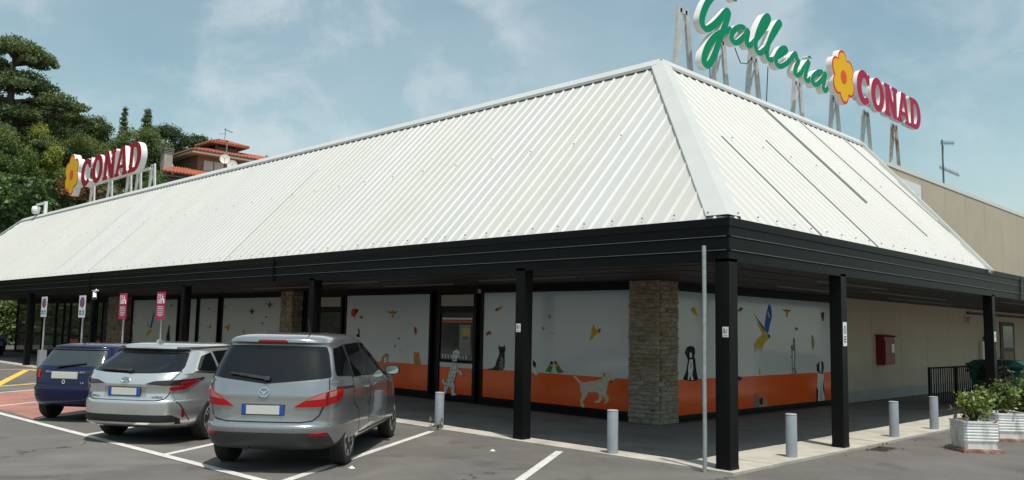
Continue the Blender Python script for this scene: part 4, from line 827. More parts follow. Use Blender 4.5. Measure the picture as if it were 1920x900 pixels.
# flower + CONAD, left ridge
conL = thing('rooftop_sign', 'dark red CONAD letters with yellow flower on the left ridge before trees', 'sign', (-35,3.9,7.2))
T = Matrix.Translation((35,-3.9,-7.2))
flower(1.06, 0.32, conL, T @ frame_L(-38.98, 8.98, 3.98))
for i, ch in enumerate('CONAD'):
    letter(ch, 1.38, 1.32, 0.26, darkred_face, conL, T @ frame_L(-37.75+1.48*i, 8.22, 3.98), 0.05)
rel(MB().box(-37.6,-30.5,4.28,4.32,8.3,8.42).build('mounting_rail', frame_w, conL), conL)
for x in (-37.9,-35.6,-33.3,-32.2,-30.7):
    a_frame(conL, 'L', x, 4.5, 6.95, 8.6, frame_w, 0.38); rel(conL.children[-1], conL)

# ------------------------------------------------------------------ parked cars
glass_car = mat('car_glass', (0.006,0.007,0.008), 0.02, spec=0.5)
rubber = mat('tyre_rubber', (0.018,0.018,0.018), 0.85, bump=0.1, bscale=80)
black_plastic = mat('black_trim', (0.018,0.018,0.019), 0.55)
chrome = mat('chrome', (0.75,0.76,0.78), 0.12, metal=1.0)
rim_m = mat('alloy_rim', (0.50,0.50,0.51), 0.3, metal=0.85)
lens_red = mat('red_lens', (0.36,0.004,0.007), 0.2, coat=0.25, spec=0.3)
lens_dark = mat('smoked_lens', (0.030,0.012,0.014), 0.1, coat=0.6)
lens_clear = mat('clear_lens', (0.42,0.17,0.16), 0.2, coat=0.25, spec=0.3)
plate_m = mat('plate_white', (0.62,0.61,0.58), 0.5, var=0.1, vscale=60)
plate_blue = mat('plate_blue', (0.01,0.07,0.42), 0.4)
shut = mat('panel_gap', (0.006,0.006,0.006), 0.8)
arch_m = mat('wheel_arch', (0.008,0.008,0.008), 0.9)
class Car:
    M_ = 45
    def __init__(s, keys, sub=5):
        # keys: (z, rear y, front y, half width, rear squareness, front squareness, rear crown)
        ks = np.array(keys, float); out = []
        for i in range(len(ks)-1):
            p0, p1, p2, p3 = ks[max(i-1,0)], ks[i], ks[i+1], ks[min(i+2,len(ks)-1)]
            for k in range(sub):
                t = k/sub
                v = 0.5*((2*p1)+(-p0+p2)*t+(2*p0-5*p1+4*p2-p3)*t*t+(-p0+3*p1-3*p2+p3)*t**3)
                lo, hi = np.minimum(p1,p2), np.maximum(p1,p2)
                out.append(np.clip(v, lo, hi))
        out.append(ks[-1]); s.L = np.array(out)
        s.L[:,0] = np.maximum.accumulate(s.L[:,0] + np.arange(len(out))*1e-5)
        s.cache = {}
    def params(s, z):
        return [np.interp(z, s.L[:,0], s.L[:,i]) for i in range(1,7)]
    def outline(s, pr):
        yr, yf, w, nr, nf, cr = pr
        ym = (yr+yf)/2
        ph = np.linspace(0, math.pi/2, 220)
        xr = w*np.sin(ph)**(2/nr); y1 = ym-(ym-yr)*np.cos(ph)**(2/nr) + cr*(xr/w)**2*np.cos(ph)**0.5
        xf = w*np.cos(ph)**(2/nf); y2 = ym+(yf-ym)*np.sin(ph)**(2/nf)
        x = np.concatenate([xr, xf[1:]]); y = np.concatenate([y1, y2[1:]])
        y = np.maximum.accumulate(y)
        a = np.concatenate([[0], np.cumsum(np.hypot(np.diff(x), np.diff(y)))])
        return x, y, a
    def at(s, z, a=None, y=None):
        key = round(float(z), 4)
        if key not in s.cache: s.cache[key] = s.outline(s.params(z))
        x_, y_, a_ = s.cache[key]
        if a is not None:
            sg = -1 if a < 0 else 1; a = abs(a)
            return np.array([sg*np.interp(a, a_, x_), np.interp(a, a_, y_), z])
        i = np.interp(y, y_+np.arange(len(y_))*1e-7, np.arange(len(y_)))
        return np.array([np.interp(i, np.arange(len(x_)), x_), y, z])
    def pt(s, u, z, mode):
        if mode == 'a': return s.at(z, a=u)
        p = s.at(z, y=u)
        if mode == 'yl': p[0] = -p[0]
        return p
    def nrm(s, u, z, mode):
        e = 0.012
        du = s.pt(u+e, z, mode)-s.pt(u-e, z, mode); dz = s.pt(u, z+e, mode)-s.pt(u, z-e, mode)
        n = np.cross(du, dz)
        if mode == 'yl': n = -n
        q = np.linalg.norm(n); n = n/q if q > 1e-9 else np.array([0,-1,0.])
        c = s.pt(u, z, mode) - np.array([0, 1.35, 0.7])
        return n if n @ c > 0 else -n
    def body(s, m, wheels, wr, parent):
        mb = MB(); n = 2*s.M_-2; rows = 0
        for row in s.L:
            x, y, a = s.outline(row[1:]); t = np.linspace(0, a[-1], s.M_)
            xs, ys = np.interp(t, a, x), np.interp(t, a, y)
            ring = [(xs[i], ys[i], row[0]) for i in range(s.M_)] + [(-xs[i], ys[i], row[0]) for i in range(s.M_-2, 0, -1)]
            mb.v += ring; rows += 1
        for r in range(rows-1):
            for i in range(n):
                j = (i+1) % n; mb.f.append((r*n+i, r*n+j, (r+1)*n+j, (r+1)*n+i)); mb.m.append(0)
        mb.f.append(tuple(range(n))[::-1]); mb.m.append(1)
        mb.f.append(tuple((rows-1)*n+i for i in range(n))); mb.m.append(0)
        o = mb.build('body', [m, arch_m], parent)
        cut = MB()
        for wy in wheels:
            for sx in (-1, 1):
                cut.lathe([(wr, 0.0),(wr, 0.6)] , (0.48 if sx > 0 else -1.08, wy, wr-0.045), 36, 'x', 1)
        co = cut.build('cut', [m, arch_m])
        md = o.modifiers.new('arches', 'BOOLEAN'); md.operation = 'DIFFERENCE'; md.object = co; md.solver = 'EXACT'
        bpy.context.view_layer.update()
        me = bpy.data.meshes.new_from_object(o.evaluated_get(bpy.context.evaluated_depsgraph_get()))
        o.modifiers.clear(); o.data = me; me.name = 'body'; bpy.data.objects.remove(co)
        finish(me, angle=32)
        return o
    def patch(s, name, lo, hi, mode, m, parent, off=0.004, nu=26, nz=7, skirt=0.012):
        lo, hi = np.array(lo, float), np.array(hi, float)
        u0, u1 = max(lo[0,0], hi[0,0]), min(lo[-1,0], hi[-1,0])
        us = np.linspace(u0, u1, nu+1); mb = MB(); G = []
        for i, u in enumerate(us):
            z0, z1 = np.interp(u, lo[:,0], lo[:,1]), np.interp(u, hi[:,0], hi[:,1])
            if z1 < z0+0.002: z1 = z0+0.002
            row = []
            for j in range(nz+1):
                z = z0+(z1-z0)*j/nz; p = s.pt(u, z, mode); nn = s.nrm(u, z, mode)
                row.append((p+nn*off, p-nn*skirt))
            G.append(row)
        idx = lambda i, j: i*(nz+1)+j
        for row in G: mb.v += [tuple(a) for a, b in row]
        for i in range(nu):
            for j in range(nz): mb.f.append((idx(i,j), idx(i+1,j), idx(i+1,j+1), idx(i,j+1))); mb.m.append(0)
        bd = [(i,0) for i in range(nu+1)] + [(nu,j) for j in range(1,nz+1)] + [(i,nz) for i in range(nu-1,-1,-1)] + [(0,j) for j in range(nz-1,0,-1)]
        o0 = len(mb.v)
        for (i, j) in bd: mb.v.append(tuple(G[i][j][1]))
        for k in range(len(bd)):
            k2 = (k+1) % len(bd); mb.f.append((idx(*bd[k]), idx(*bd[k2]), o0+k2, o0+k)); mb.m.append(0)
        return mb.build(name, m, parent, angle=50)
    def both(s, name, lo, hi, m, parent, **k):
        """arc-mode patch on the right and its mirror on the left"""
        a = s.patch(name, lo, hi, 'a', m, parent, **k)
        f = lambda q: [(-u, z) for u, z in q][::-1]
        b = s.patch(name, f(lo), f(hi), 'a', m, parent, **k); return a, b
    def line(s, name, pts, mode, w, m, parent, off=0.003, close=False):
        q = [pts[0]]
        for a, b in zip(pts, pts[1:]):
            k = max(1, int(math.hypot(b[0]-a[0], b[1]-a[1])/0.05))
            q += [(a[0]+(b[0]-a[0])*t/k, a[1]+(b[1]-a[1])*t/k) for t in range(1, k+1)]
        mb = MB()
        for i, (u, z) in enumerate(q):
            p = s.pt(u, z, mode); nn = s.nrm(u, z, mode)
            a, b = q[max(i-1,0)], q[min(i+1,len(q)-1)]
            d = s.pt(b[0], b[1], mode)-s.pt(a[0], a[1], mode); r = np.cross(d, nn); r = r/(np.linalg.norm(r)+1e-9)*w/2
            mb.v += [tuple(p+nn*off-r), tuple(p+nn*off+r)]
        for i in range(len(q)-1): mb.f.append((2*i,2*i+1,2*i+3,2*i+2)); mb.m.append(0)
        return mb.build(name, m, parent, smooth=True)
    def stick(s, name, mb_fn, u, z, mode, m, parent, off=0.01, smooth=True):
        """small emblem built flat in (u,v,depth) and stood on the surface"""
        p = s.pt(u, z, mode); n = s.nrm(u, z, mode); up = np.array([0,0,1.]); up = up-n*(up@n); up /= np.linalg.norm(up); r = np.cross(up, n)
        f = lambda a, b, d: tuple(p+r*a+up*b+n*(off+d))
        mb = MB(); mb_fn(mb, f); return mb.build(name, m, parent, angle=40)
def ring_loop(mb, f, rx, ry, th, d, n=28):
    o = len(mb.v)
    for i in range(n):
        t = 2*math.pi*i/n; c, s_ = math.cos(t), math.sin(t)
        mb.v += [f(rx*c, ry*s_, 0), f(rx*c, ry*s_, d), f((rx-th)*c, (ry-th)*s_, d), f((rx-th)*c, (ry-th)*s_, 0)]
    for i in range(n):
        j = (i+1) % n
        for k in range(3): mb.f.append((o+4*i+k, o+4*j+k, o+4*j+k+1, o+4*i+k+1)); mb.m.append(0)
def wheel(parent, x, y, r, w, spokes, side):
    t = MB(); prof = [(r*0.66,-w/2+0.01),(r*0.80,-w/2),(r*0.94,-w/2+0.008),(r,-w/2+0.035),(r,w/2-0.035),(r*0.94,w/2-0.008),(r*0.80,w/2),(r*0.66,w/2-0.01)]
    t.lathe(prof, (0,0,0), 40, 'x'); tyre = t.build('wheel', rubber, parent, angle=40); tyre.location = (x, y, r)
    d = MB(); s = side
    d.lathe([(r*0.67,s*(w/2-0.012)),(r*0.63,s*(w/2-0.02)),(r*0.60,s*(w/2-0.05)),(r*0.2,s*(w/2-0.06))], (0,0,0), 36, 'x', 1)
    d.lathe([(r*0.685,s*(w/2-0.012)),(r*0.66,s*(w/2-0.004)),(r*0.62,s*(w/2-0.016))], (0,0,0), 36, 'x')
    for k in range(spokes):
        a = 2*math.pi*k/spokes
        for da in (-0.09, 0.09):
            c, s_ = math.cos(a+da), math.sin(a+da)
            d.bar((s*(w/2-0.03), c*r*0.12, s_*r*0.12), (s*(w/2-0.014), math.cos(a+da*1.6)*r*0.63, math.sin(a+da*1.6)*r*0.63), 0.030, 0.022, up=(1,0,0))
    d.lathe([(0.001,s*(w/2-0.006)),(r*0.13,s*(w/2-0.008)),(r*0.17,s*(w/2-0.03))], (0,0,0), 18, 'x')
    d.build('rim', [rim_m, arch_m], tyre, angle=40)
    return tyre
def plate(car, body, parent, z, w, h, yo, blue=True, tilt=0.0, frame=True):
    p = car.pt(0, z, 'a'); y = p[1]-yo
    o = MB().box(-w/2-0.012,w/2+0.012,y-0.006,y+0.10,z-h/2-0.012,z+h/2+0.012).build('plate_holder', black_plastic if frame else plate_m, parent)
    MB().box(-w/2,w/2,y-0.012,y-0.0062,z-h/2,z+h/2).build('number_plate', plate_m, o)
    if blue:
        for s in (-1, 1): MB().box(min(s*w/2,s*(w/2-0.045)),max(s*w/2,s*(w/2-0.045)),y-0.0145,y-0.0122,z-h/2,z+h/2).build('plate_band', plate_blue, o)
    return o
def wiper(car, parent, a0, a1, z0, z1):
    p, q = car.pt(a0, z0, 'a'), car.pt(a1, z1, 'a'); n = car.nrm(a0, z0, 'a')
    m = MB().bar(p+n*0.03, q+n*0.02, 0.035, 0.025, up=tuple(n)); m.bar(p+n*0.0, p+n*0.045, 0.06, 0.05)
    mid = (p+q)/2
    m.bar(p*0.3+q*0.7+n*0.032, q*1.35-p*0.35+n*0.016, 0.02, 0.02, up=tuple(n))
    return m.build('rear_wiper', black_plastic, parent)
def side_glass(car, parent, polys, mode):
    for lo, hi in polys: car.patch('side_window', lo, hi, mode, glass_car, parent, off=0.003, nu=14, nz=6)
def mirror(car, parent, y, z, sx, paint):
    p = car.pt(y, z, 'y' if sx > 0 else 'yl')
    m = MB(); n, k = 12, 7
    rings = []
    for i in range(k+1):
        f = i/k; yy = -0.075+0.17*f; r = max(0.0, 1-(max(0, f-0.15)/0.85)**2.2)**0.5
        rings.append([(p[0]+sx*(0.12+0.115*r*math.copysign(abs(math.cos(t))**0.6, math.cos(t))), y+yy, z+0.06+0.075*r*math.copysign(abs(math.sin(t))**0.6, math.sin(t))) for t in [2*math.pi*j/n for j in range(n)]])
    for rg in rings: m.v += rg
    for i in range(k):
        for j in range(n): m.f.append((i*n+j, i*n+(j+1)%n, (i+1)*n+(j+1)%n, (i+1)*n+j)); m.m.append(0)
    m.f.append(tuple(range(n))); m.m.append(0)
    m.bar((p[0]-sx*0.03,y+0.03,z+0.0),(p[0]+sx*0.06,y+0.03,z+0.03),0.08,0.05)
    o = m.build('door_mirror', paint, parent, angle=45)
    g_ = MB(); g_.v = [(p[0]+sx*(0.12+0.098*math.copysign(abs(math.cos(t))**0.6, math.cos(t))), y-0.079, z+0.06+0.06*math.copysign(abs(math.sin(t))**0.6, math.sin(t))) for t in [2*math.pi*j/n for j in range(n)]]
    g_.f = [tuple(range(n))]; g_.m = [0]; g_.build('mirror_glass', mat('mirror_glass',(0.55,0.6,0.65),0.03,metal=1.0), o)
def badge(car, parent, txt, size, a, z, m):
    p = Vector(car.pt(a, z, 'a')); n = Vector(car.nrm(a, z, 'a')); up = Vector((0,0,1)); up = (up-n*up.dot(n)).normalized(); r = up.cross(n)
    M = Matrix((r, up, n)).transposed().to_4x4(); M.translation = p+n*0.006
    return text_obj(txt, size, m, parent, M, 'badge')

# --- grey people carrier, nearest
paint = mat('grey_metallic_paint', (0.35,0.36,0.375), 0.22, metal=0.7, coat=0.9, var=0.03, vscale=3)
mz = thing('parked_car', 'grey metallic people carrier with tinted rear window, nearest of the parked cars', 'car', (-4.33,-4.03,0), R_(41), 'cars parked nose-in at the canopy')
c = Car([(0.2,-0.66,3.5,0.76,5.88,6.0,0.037),(0.25,-0.84,3.58,0.82,5.88,5.5,0.05),(0.33,-0.915,3.62,0.855,5.88,5.0,0.062),(0.42,-0.945,3.64,0.868,5.88,4.5,0.069),(0.495,-0.955,3.62,0.875,5.88,4.2,0.069),(0.53,-0.93,3.6,0.876,5.88,4.2,0.069),
         (0.545,-0.895,3.58,0.876,5.88,4.2,0.062),(0.78,-0.88,3.5,0.877,6.3,4.0,0.062),(0.885,-0.875,3.35,0.876,6.3,4.0,0.062),(0.96,-0.855,3.05,0.868,6.3,4.0,0.069),(1.02,-0.835,2.72,0.855,6.3,4.0,0.075),
         (1.06,-0.815,2.58,0.842,6.72,4.0,0.075),(1.2,-0.745,2.28,0.795,6.72,4.0,0.075),(1.33,-0.675,2.0,0.745,6.72,4.0,0.075),(1.45,-0.615,1.72,0.695,6.72,4.0,0.075),
         (1.485,-0.625,1.62,0.678,6.72,4.0,0.075),(1.505,-0.655,1.56,0.667,6.72,4.0,0.088),(1.545,-0.645,1.42,0.64,5.88,4.0,0.1),(1.575,-0.56,1.28,0.595,5.04,4.0,0.1),(1.6,-0.36,1.08,0.5,4.2,4.0,0.075),(1.612,0.0,0.85,0.34,3.36,4.0,0.037),(1.616,0.3,0.62,0.12,2.52,3.0,0.0)])
b = c.body(paint, (0.0,2.75), 0.355, mz)
for x, y, s in ((-0.742,0,-1),(0.742,0,1),(-0.742,2.75,-1),(0.742,2.75,1)): wheel(mz, x, y, 0.318, 0.205, 7, s)
rw = c.patch('rear_window', [(-0.80,1.085),(-0.45,1.05),(0,1.005),(0.45,1.05),(0.80,1.085)], [(-0.80,1.12),(-0.70,1.43),(-0.66,1.455),(-0.3,1.465),(0.3,1.465),(0.66,1.455),(0.70,1.43),(0.80,1.12)], 'a', glass_car, mz, off=0.003, nu=40, nz=10)
wiper(c, rw, 0.02, -0.34, 1.055, 1.10)
c.patch('brake_light', [(-0.19,1.497),(0.19,1.497)], [(-0.20,1.50),(-0.17,1.532),(0.17,1.532),(0.20,1.50)], 'a', mat('dull_red_lens',(0.25,0.012,0.02),0.2,coat=0.5), mz, off=0.006)
for sgn in (1, -1):
    f = lambda q: q if sgn > 0 else [(-u, z) for u, z in q][::-1]
    tl = c.patch('tail_light', f([(0.38,0.735),(0.70,0.74),(0.98,0.785),(1.10,0.86)]), f([(0.38,0.74),(0.48,0.805),(0.64,0.885),(0.85,0.932),(1.10,0.955)]), 'a', lens_red, mz, off=0.012, nz=8)
    c.patch('indicator_lens', f([(0.52,0.815),(0.74,0.835)]), f([(0.52,0.818),(0.64,0.873),(0.74,0.902)]), 'a', lens_clear, tl, off=0.015)
    c.patch('indicator_lens', f([(0.80,0.845),(0.92,0.865)]), f([(0.80,0.908),(0.92,0.925)]), 'a', lens_clear, tl, off=0.015)
    c.line('light_seam', f([(0.765,0.745),(0.775,0.918)]), 'a', 0.014, shut, tl, off=0.0155)
    c.line('tailgate_gap', f([(0.0,0.555),(0.45,0.557),(0.60,0.575),(0.68,0.64),(0.735,0.75)]), 'a', 0.014, shut, mz, off=0.002)
    c.line('tailgate_gap', f([(0.80,0.94),(0.775,1.07)]), 'a', 0.012, shut, mz, off=0.002)
    c.patch('rear_reflector', f([(0.58,0.395),(0.80,0.395)]), f([(0.58,0.425),(0.80,0.44)]), 'a', lens_red, mz, off=0.012)
c.patch('bumper_valance', [(-0.96,0.25),(-0.80,0.225),(0.80,0.225),(0.96,0.25)], [(-0.96,0.29),(-0.84,0.425),(-0.55,0.435),(0.55,0.435),(0.84,0.425),(0.96,0.29)], 'a', mat('dark_grey_bumper',(0.042,0.043,0.045),0.5), mz, off=0.004, nu=44)
c.line('tailgate_crease', [(-0.42,0.883),(-0.1,0.885),(0.1,0.885),(0.42,0.883)], 'a', 0.007, rim_m, mz, off=0.003)
plate(c, b, mz, 0.70, 0.50, 0.105, 0.004)
c.stick('emblem', lambda mb, f: (ring_loop(mb, f, 0.068, 0.056, 0.010, 0.010), mb.prism([(-0.055,0.03),(-0.02,0.012),(0.0,-0.012),(0.02,0.012),(0.055,0.03),(0.03,-0.002),(0.0,-0.03),(-0.03,-0.002)], f, 0, 0.010)), 0.0, 0.905, 'a', chrome, mz, off=0.004)
badge(c, mz, 'MAZDA 5', 0.05, -0.53, 0.605, chrome)
for mode in ('y','yl'):
    side_glass(c, mz, [([(-0.50,1.10),(0.02,1.07)],[(-0.50,1.16),(-0.36,1.43),(0.10,1.475)][:2]+[(0.02,1.47)]),
                       ([(0.10,1.06),(0.86,1.045)],[(0.10,1.475),(0.86,1.49)]),
                       ([(0.93,1.04),(2.25,0.99),(2.36,0.985)],[(0.93,1.49),(1.45,1.46),(1.85,1.31),(2.36,1.01)])], mode)
    c.line('pillar_trim', [(0.06,1.055),(0.06,1.48)], mode, 0.075, black_plastic, mz, off=0.005)
    c.line('pillar_trim', [(0.895,1.04),(0.895,1.49)], mode, 0.07, black_plastic, mz, off=0.005)
    c.line('slide_rail', [(-0.55,0.955),(0.05,0.94)], mode, 0.028, shut, mz, off=0.003)
    c.line('door_gap', [(0.03,1.06),(0.03,0.75),(0.30,0.62),(0.42,0.32)], mode, 0.013, shut, mz)
    c.line('door_gap', [(0.92,1.04),(0.95,0.7),(0.92,0.32)], mode, 0.013, shut, mz)
    c.line('door_gap', [(2.05,1.0),(2.12,0.7),(2.05,0.32)], mode, 0.013, shut, mz)
    c.line('sill_trim', [(0.42,0.30),(2.32,0.30)], mode, 0.02, shut, mz)
    for y in (0.80, 1.10):
        p = c.pt(y, 0.90, mode); sx = 1 if mode == 'y' else -1
        MB().bar((p[0]+sx*0.03,y-0.09,0.90),(p[0]+sx*0.03,y+0.09,0.905),0.03,0.028).bar((p[0],y-0.08,0.90),(p[0]+sx*0.03,y-0.08,0.90),0.03).bar((p[0],y+0.08,0.90),(p[0]+sx*0.03,y+0.08,0.90),0.03).build('door_handle', paint, mz)
for sx in (1,-1): mirror(c, mz, 2.10, 1.0, sx, black_plastic)
MB().tube([(0.30,-0.10,1.585),(0.30,-0.18,1.72),(0.30,-0.24,1.80)],[0.014,0.007,0.004],6).build('aerial', black_plastic, mz)
MB().tube([(-0.2,-0.75,0.25),(-0.2,-0.86,0.24)],0.03,10).build('exhaust', black_plastic, mz)
for i in (-1,0,1): MB().box(i*0.3-0.01,i*0.3+0.01,0.0,0.75,1.6165,1.622).build('roof_seam', black_plastic, mz)

# --- silver estate, middle
paint2 = mat('silver_metallic_paint', (0.68,0.69,0.685), 0.22, metal=0.75, coat=0.9, var=0.02, vscale=3)
ty = thing('parked_car', 'silver estate car with slim dark tail lights, between the blue hatchback and the grey carrier', 'car', (-7.80,-4.26,0), R_(34), 'cars parked nose-in at the canopy')
c = Car([(0.19,-0.72,3.50,0.78,7,6,0.03),(0.24,-0.90,3.60,0.83,6.5,5,0.05),(0.30,-0.965,3.64,0.86,6,5,0.06),(0.42,-0.985,3.66,0.885,6,4.5,0.07),(0.56,-0.995,3.66,0.892,6,4.2,0.08),(0.60,-0.985,3.65,0.893,6,4.2,0.08),
         (0.615,-0.965,3.64,0.893,6,4.2,0.08),(0.70,-0.935,3.58,0.893,6,4,0.08),(0.78,-0.945,3.45,0.892,6,4,0.085),(0.85,-0.955,3.20,0.886,6,4,0.09),(0.91,-0.925,2.90,0.872,6.5,4,0.09),
         (0.97,-0.875,2.58,0.852,7,4,0.08),(1.02,-0.825,2.42,0.832,7.5,4,0.07),(1.12,-0.665,2.15,0.777,7,4,0.06),(1.23,-0.475,1.85,0.715,7,4,0.06),(1.315,-0.345,1.60,0.662,7,4,0.06),
         (1.335,-0.355,1.54,0.652,7,4,0.06),(1.35,-0.395,1.48,0.642,7,4,0.07),(1.385,-0.38,1.35,0.61,6.5,4,0.08),(1.41,-0.28,1.2,0.555,6,4,0.08),(1.43,-0.08,1.0,0.44,5,4,0.05),(1.438,0.15,0.75,0.3,4,4,0.02),(1.441,0.35,0.6,0.1,3,3,0)])
b = c.body(paint2, (0.0,2.70), 0.36, ty)
for x, y, s in ((-0.785,0,-1),(0.785,0,1),(-0.785,2.70,-1),(0.785,2.70,1)): wheel(ty, x, y, 0.322, 0.21, 5, s)
rw = c.patch('rear_window', [(-0.76,1.03),(-0.4,1.0),(0,0.99),(0.4,1.0),(0.76,1.03)], [(-0.77,1.08),(-0.63,1.29),(0.63,1.29),(0.77,1.08)], 'a', glass_car, ty, off=0.003, nu=36, nz=8)
c.patch('spoiler_underside', [(-0.62,1.293),(0.62,1.293)], [(-0.62,1.335),(0.62,1.335)], 'a', black_plastic, ty, off=0.004)  # black plastic underside of the spoiler
c.patch('brake_light', [(-0.18,1.30),(0.18,1.30)], [(-0.18,1.328),(0.18,1.328)], 'a', lens_dark, ty, off=0.008)
wiper(c, rw, 0.02, -0.36, 1.012, 1.025)
for sgn in (1, -1):
    f = lambda q: q if sgn > 0 else [(-u, z) for u, z in q][::-1]
    tl = c.patch('tail_light', f([(0.34,0.845),(0.62,0.828),(1.0,0.83),(1.30,0.905)]), f([(0.34,0.85),(0.46,0.888),(0.70,0.905),(1.30,0.93)]), 'a', lens_dark, ty, off=0.010)
    c.patch('red_lens', f([(0.68,0.755),(0.90,0.765),(1.13,0.86)]), f([(0.66,0.80),(0.90,0.825),(1.13,0.872)]), 'a', lens_red, tl, off=0.011)
    c.patch('red_lens', f([(0.84,0.84),(1.18,0.885)]), f([(0.84,0.868),(1.18,0.915)]), 'a', lens_red, tl, off=0.0135)
    c.line('tailgate_gap', f([(0.0,0.608),(0.50,0.610),(0.62,0.63),(0.67,0.70),(0.68,0.74)]), 'a', 0.014, shut, ty, off=0.002)
    c.line('tailgate_gap', f([(0.69,0.905),(0.78,1.03)]), 'a', 0.012, shut, ty, off=0.002)
    c.patch('rear_reflector', f([(0.90,0.37),(0.95,0.36)]), f([(0.90,0.50),(0.95,0.48)]), 'a', mat('dull_red_lens',(0.25,0.012,0.02),0.2), ty, off=0.008)
    c.line('bumper_gap', f([(0.76,0.62),(0.88,0.55),(0.98,0.40),(1.05,0.30)]), 'a', 0.012, shut, ty, off=0.002)
c.patch('bumper_valance', [(-0.88,0.265),(0.88,0.265)], [(-0.88,0.34),(-0.75,0.40),(0.75,0.40),(0.88,0.34)], 'a', black_plastic, ty, off=0.006, nu=40)
c.line('chrome_strip', [(-0.78,0.282),(0.78,0.282)], 'a', 0.035, chrome, ty, off=0.012)
c.patch('plate_recess', [(-0.42,0.655),(0.42,0.655)], [(-0.34,0.80),(-0.33,0.81),(0.33,0.81),(0.34,0.80)], 'a', mat('plate_recess_paint',(0.42,0.43,0.43),0.35,metal=0.6), ty, off=0.002)
plate(c, b, ty, 0.735, 0.50, 0.105, 0.012)
c.stick('emblem', lambda mb, f: (ring_loop(mb, f, 0.072, 0.048, 0.010, 0.012), ring_loop(mb, f, 0.030, 0.046, 0.009, 0.012), ring_loop(mb, f, 0.058, 0.022, 0.008, 0.011)), 0.0, 0.895, 'a', chrome, ty, off=0.004)
badge(c, ty, 'COROLLA', 0.045, -0.52, 0.655, ink); badge(c, ty, 'HYBRID', 0.045, 0.52, 0.655, ink)
for mode in ('y','yl'):
    side_glass(c, ty, [([(-0.34,1.03),(0.20,0.99)],[(-0.34,1.06),(-0.10,1.24),(0.20,1.29)]),([(0.27,0.985),(1.0,0.97)],[(0.27,1.305),(1.0,1.325)]),([(1.07,0.965),(2.30,0.93)],[(1.07,1.32),(1.5,1.27),(1.8,1.16),(2.30,0.945)])], mode)
    c.line('window_trim', [(-0.45,1.02),(0.2,0.975),(2.3,0.92)], mode, 0.018, chrome, ty, off=0.005)
    c.line('door_gap', [(0.18,0.98),(0.18,0.75),(0.36,0.60),(0.45,0.30)], mode, 0.013, shut, ty)
    c.line('door_gap', [(1.03,0.96),(1.06,0.6),(1.02,0.28)], mode, 0.013, shut, ty)
    c.line('roof_rail', [(-0.35,1.36),(0.9,1.372)], mode, 0.03, black_plastic, ty, off=0.012)
for sx in (1,-1): mirror(c, ty, 1.95, 0.95, sx, paint2)
MB().prism([(-0.20,1.40),(0.0,1.425),(-0.14,1.485),(-0.20,1.475)], lambda u,v,d:(d,u,v), -0.02, 0.02).build('aerial_fin', paint2, ty)

# --- dark blue hatchback, far
paint3 = mat('dark_blue_paint', (0.003,0.007,0.050), 0.25, coat=0.45, spec=0.3, var=0.1, vscale=3)
ib = thing('parked_car', 'old dark blue hatchback with red tail lights, farthest of the parked cars', 'car', (-11.02,-4.33,0), R_(36), 'cars parked nose-in at the canopy')
c = Car([(0.24,-0.45,2.95,0.70,6,5,0.03),(0.29,-0.62,3.02,0.76,6,5,0.05),(0.37,-0.69,3.08,0.795,6,4.5,0.06),(0.50,-0.715,3.10,0.812,6,4.5,0.06),(0.57,-0.725,3.10,0.818,6,4.2,0.06),(0.60,-0.715,3.08,0.82,6,4.2,0.06),
         (0.615,-0.665,3.05,0.82,6.5,4,0.06),(0.70,-0.655,2.95,0.822,6.5,4,0.06),(0.80,-0.645,2.75,0.82,6.5,4,0.06),(0.90,-0.625,2.40,0.81,6.5,4,0.06),(0.95,-0.60,2.22,0.795,7,4,0.06),
         (0.99,-0.57,2.08,0.78,7,4,0.06),(1.10,-0.49,1.85,0.735,7,4,0.06),(1.22,-0.40,1.60,0.685,7,4,0.06),(1.315,-0.325,1.38,0.64,7,4,0.06),(1.345,-0.325,1.28,0.62,7,4,0.06),(1.37,-0.31,1.2,0.59,6,4,0.06),(1.395,-0.20,1.05,0.50,5,4,0.05),(1.415,0.0,0.85,0.36,4,4,0.02),(1.42,0.2,0.6,0.14,3,3,0)])
b = c.body(paint3, (0.0,2.44), 0.325, ib)
for x, y, s in ((-0.70,0,-1),(0.70,0,1),(-0.70,2.44,-1),(0.70,2.44,1)): wheel(ib, x, y, 0.288, 0.18, 6, s)
rw = c.patch('rear_window', [(-0.68,1.0),(0.68,1.0)], [(-0.69,1.05),(-0.575,1.285),(0.575,1.285),(0.69,1.05)], 'a', mat('clear_car_glass',(0.035,0.045,0.05),0.04,spec=0.7), ib, off=0.003, nu=30)
c.patch('spoiler_lip', [(-0.60,1.295),(0.60,1.295)], [(-0.60,1.33),(0.60,1.33)], 'a', black_plastic, ib, off=0.02)
wiper(c, rw, -0.18, 0.22, 0.985, 1.035)
for sgn in (1, -1):
    f = lambda q: q if sgn > 0 else [(-u, z) for u, z in q][::-1]
    c.patch('tail_light', f([(0.545,0.79),(0.88,0.79)]), f([(0.545,0.925),(0.88,0.935)]), 'a', lens_red, ib, off=0.010)
    c.line('tailgate_gap', f([(0.0,0.618),(0.60,0.62),(0.66,0.78)]), 'a', 0.012, shut, ib, off=0.002)
c.patch('tail_panel', [(-0.54,0.86),(0.54,0.86)], [(-0.54,0.925),(0.54,0.925)], 'a', black_plastic, ib, off=0.006)
c.line('bumper_gap', [(-0.9,0.604),(0.9,0.604)], 'a', 0.014, shut, ib, off=0.004)
c.line('bumper_groove', [(-0.9,0.46),(0.9,0.46)], 'a', 0.012, shut, ib, off=0.002)
plate(c, b, ib, 0.835, 0.50, 0.105, 0.016, False, frame=False)
badge(c, ib, 'SEAT', 0.05, 0.34, 0.892, chrome); badge(c, ib, 'IBIZA', 0.05, -0.36, 0.892, chrome); badge(c, ib, '1.4', 0.055, 0.36, 0.70, chrome)
